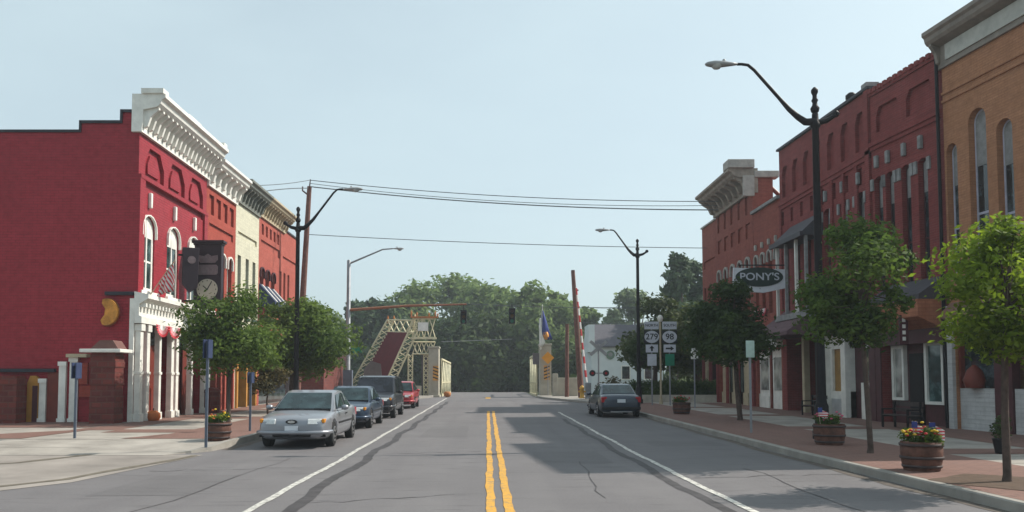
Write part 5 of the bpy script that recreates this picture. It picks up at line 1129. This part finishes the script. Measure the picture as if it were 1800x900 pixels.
t = thing('fire_hydrant', 'yellow hydrant at the kerb near the striped gate', 'fire hydrant', (atY(1023, 694, 56).x, 56, .33 + .14)); MB().lathe([(.2, 0), (.2, .06), (.14, .08), (.13, .6), (.17, .62), (.17, .68), (.12, .8), (.04, .88)], n=14).build('body', M('hydrant_yellow', (.60, .33, .05)), t); MB().tube([(-.24, 0, .45), (.24, 0, .45)], .06, 8).build('outlet', MATS['hydrant_yellow'], t)
# shrubs near gate
for i, (px_, py_, Y, w_, col, lb) in enumerate(((1075, 690, 56, 2.2, leaf_br, 'reddish shrub left of the parked blue-grey sedan'), (1212, 660, 62, 2.4, leaf_pale, 'pale flowering bush behind the hedge'))):
    p = atY(px_, py_, Y); t = thing('shrub', lb, 'shrub', (p.x, Y, .3)); bb = blobs_for(w_, .1, 1.7, 7, 60 + i); limbs(bb, .2, .03, 3).build('stems', bark, t); crown_mesh('foliage', bb, 1800, .1, col, t, 70 + i)
# ================================================================ HOUSES BEHIND
siding = M('white_siding', (.60, .64, .66), .7, .06, 1)
HY = 80
hx0, hx1 = atY(1040, 650, HY).x, atY(1165, 650, HY).x; ze, zr = atY(1080, 608, HY).z, atY(1080, 569, HY).z
t = thing('white_house', 'white-sided house with grey gable roof behind the parked blue-grey sedan', 'house', (0, HY, 0))
MB().box(hx0, hx1, 0, 8, -1, ze).prism([(hx0 + .001, ze), (hx0 + .002, ze)], 'y', 0, 1) if 0 else None
MB().prism([(0, -1), (8, -1), (8, ze), (4, zr), (0, ze)], 'x', hx0, hx1).build('wall', siding, t)
sl = (zr - ze) / 4
rf = MB().add([(hx0 + .3, -.4, ze - .4 * sl + .05), (hx1 + .3, -.4, ze - .4 * sl + .05), (hx1 + .3, 4, zr + .05), (hx0 + .3, 4, zr + .05), (hx0 + .3, 8.4, ze - .4 * sl + .05), (hx1 + .3, 8.4, ze - .4 * sl + .05), (hx0 + .3, -.4, ze - .4 * sl + .2), (hx1 + .3, -.4, ze - .4 * sl + .2), (hx1 + .3, 4, zr + .2), (hx0 + .3, 4, zr + .2), (hx0 + .3, 8.4, ze - .4 * sl + .2), (hx1 + .3, 8.4, ze - .4 * sl + .2)],
    [(0, 3, 2, 1), (3, 4, 5, 2), (6, 7, 8, 9), (9, 8, 11, 10), (0, 1, 7, 6), (4, 10, 11, 5), (0, 6, 9, 3), (3, 9, 10, 4), (1, 2, 8, 7), (2, 5, 11, 8)]).build('roof', M('grey_roof', (.09, .085, .10), .85, .2), t)
MB().box(hx0 - .3, hx0 + .28, -.3, 3, ze - .6, zr - .1).build('gable_end', siding, t)
p = atY(1073, 624, HY - .1); o = MB().disc((p.x, -.06, p.z), .42, 'y', .08, 20).build('round_emblem', M('emblem_green', (.13, .2, .15)), t); MB().disc((p.x, -.11, p.z + .05), .22, 'y', .02, 14).build('emblem_centre', greystone, o)
for px_ in (1100, 1140): p = atY(px_, 655, HY); o = MB().box(p.x - .45, p.x + .45, -.06, .02, p.z - .7, p.z + .7).build('window', white, t); MB().box(p.x - .36, p.x + .36, -.075, -.061, p.z - .6, p.z + .6).build('pane', glass_m, o)
t = thing('brick_shed', 'low dark red brick building behind the black van', 'building', (-13.5, 60, .2)); MB().box(-6, 1.6, 0, 8, -.2, 3.1).build('wall', pier_brick, t); MB().box(-6.2, 1.8, -.3, 8.3, 3.1, 3.5).build('roof', darkwood, t); o = MB().box(-3.2, -2.0, -.05, .02, .9, 2.3).build('window', white, t); MB().box(-3.1, -2.1, -.06, -.051, 1.0, 2.2).build('pane', glass_m, o)
# ================================================================ HAZE
hz = MB().box(-160, 160, -40, 175, -6, 40).build('haze')
m = bpy.data.materials.new('haze_air'); m.use_nodes = True; t = m.node_tree; t.nodes.clear()
o_ = t.nodes.new('ShaderNodeOutputMaterial'); v_ = t.nodes.new('ShaderNodeVolumePrincipled'); v_.inputs['Density'].default_value = .0009; v_.inputs['Color'].default_value = (.80, .88, .95, 1); v_.inputs['Anisotropy'].default_value = .2
t.links.new(v_.outputs[0], o_.inputs['Volume']); hz.data.materials.append(m); tag(hz, 'pale thin summer haze over the whole street', 'haze', None, 'stuff')
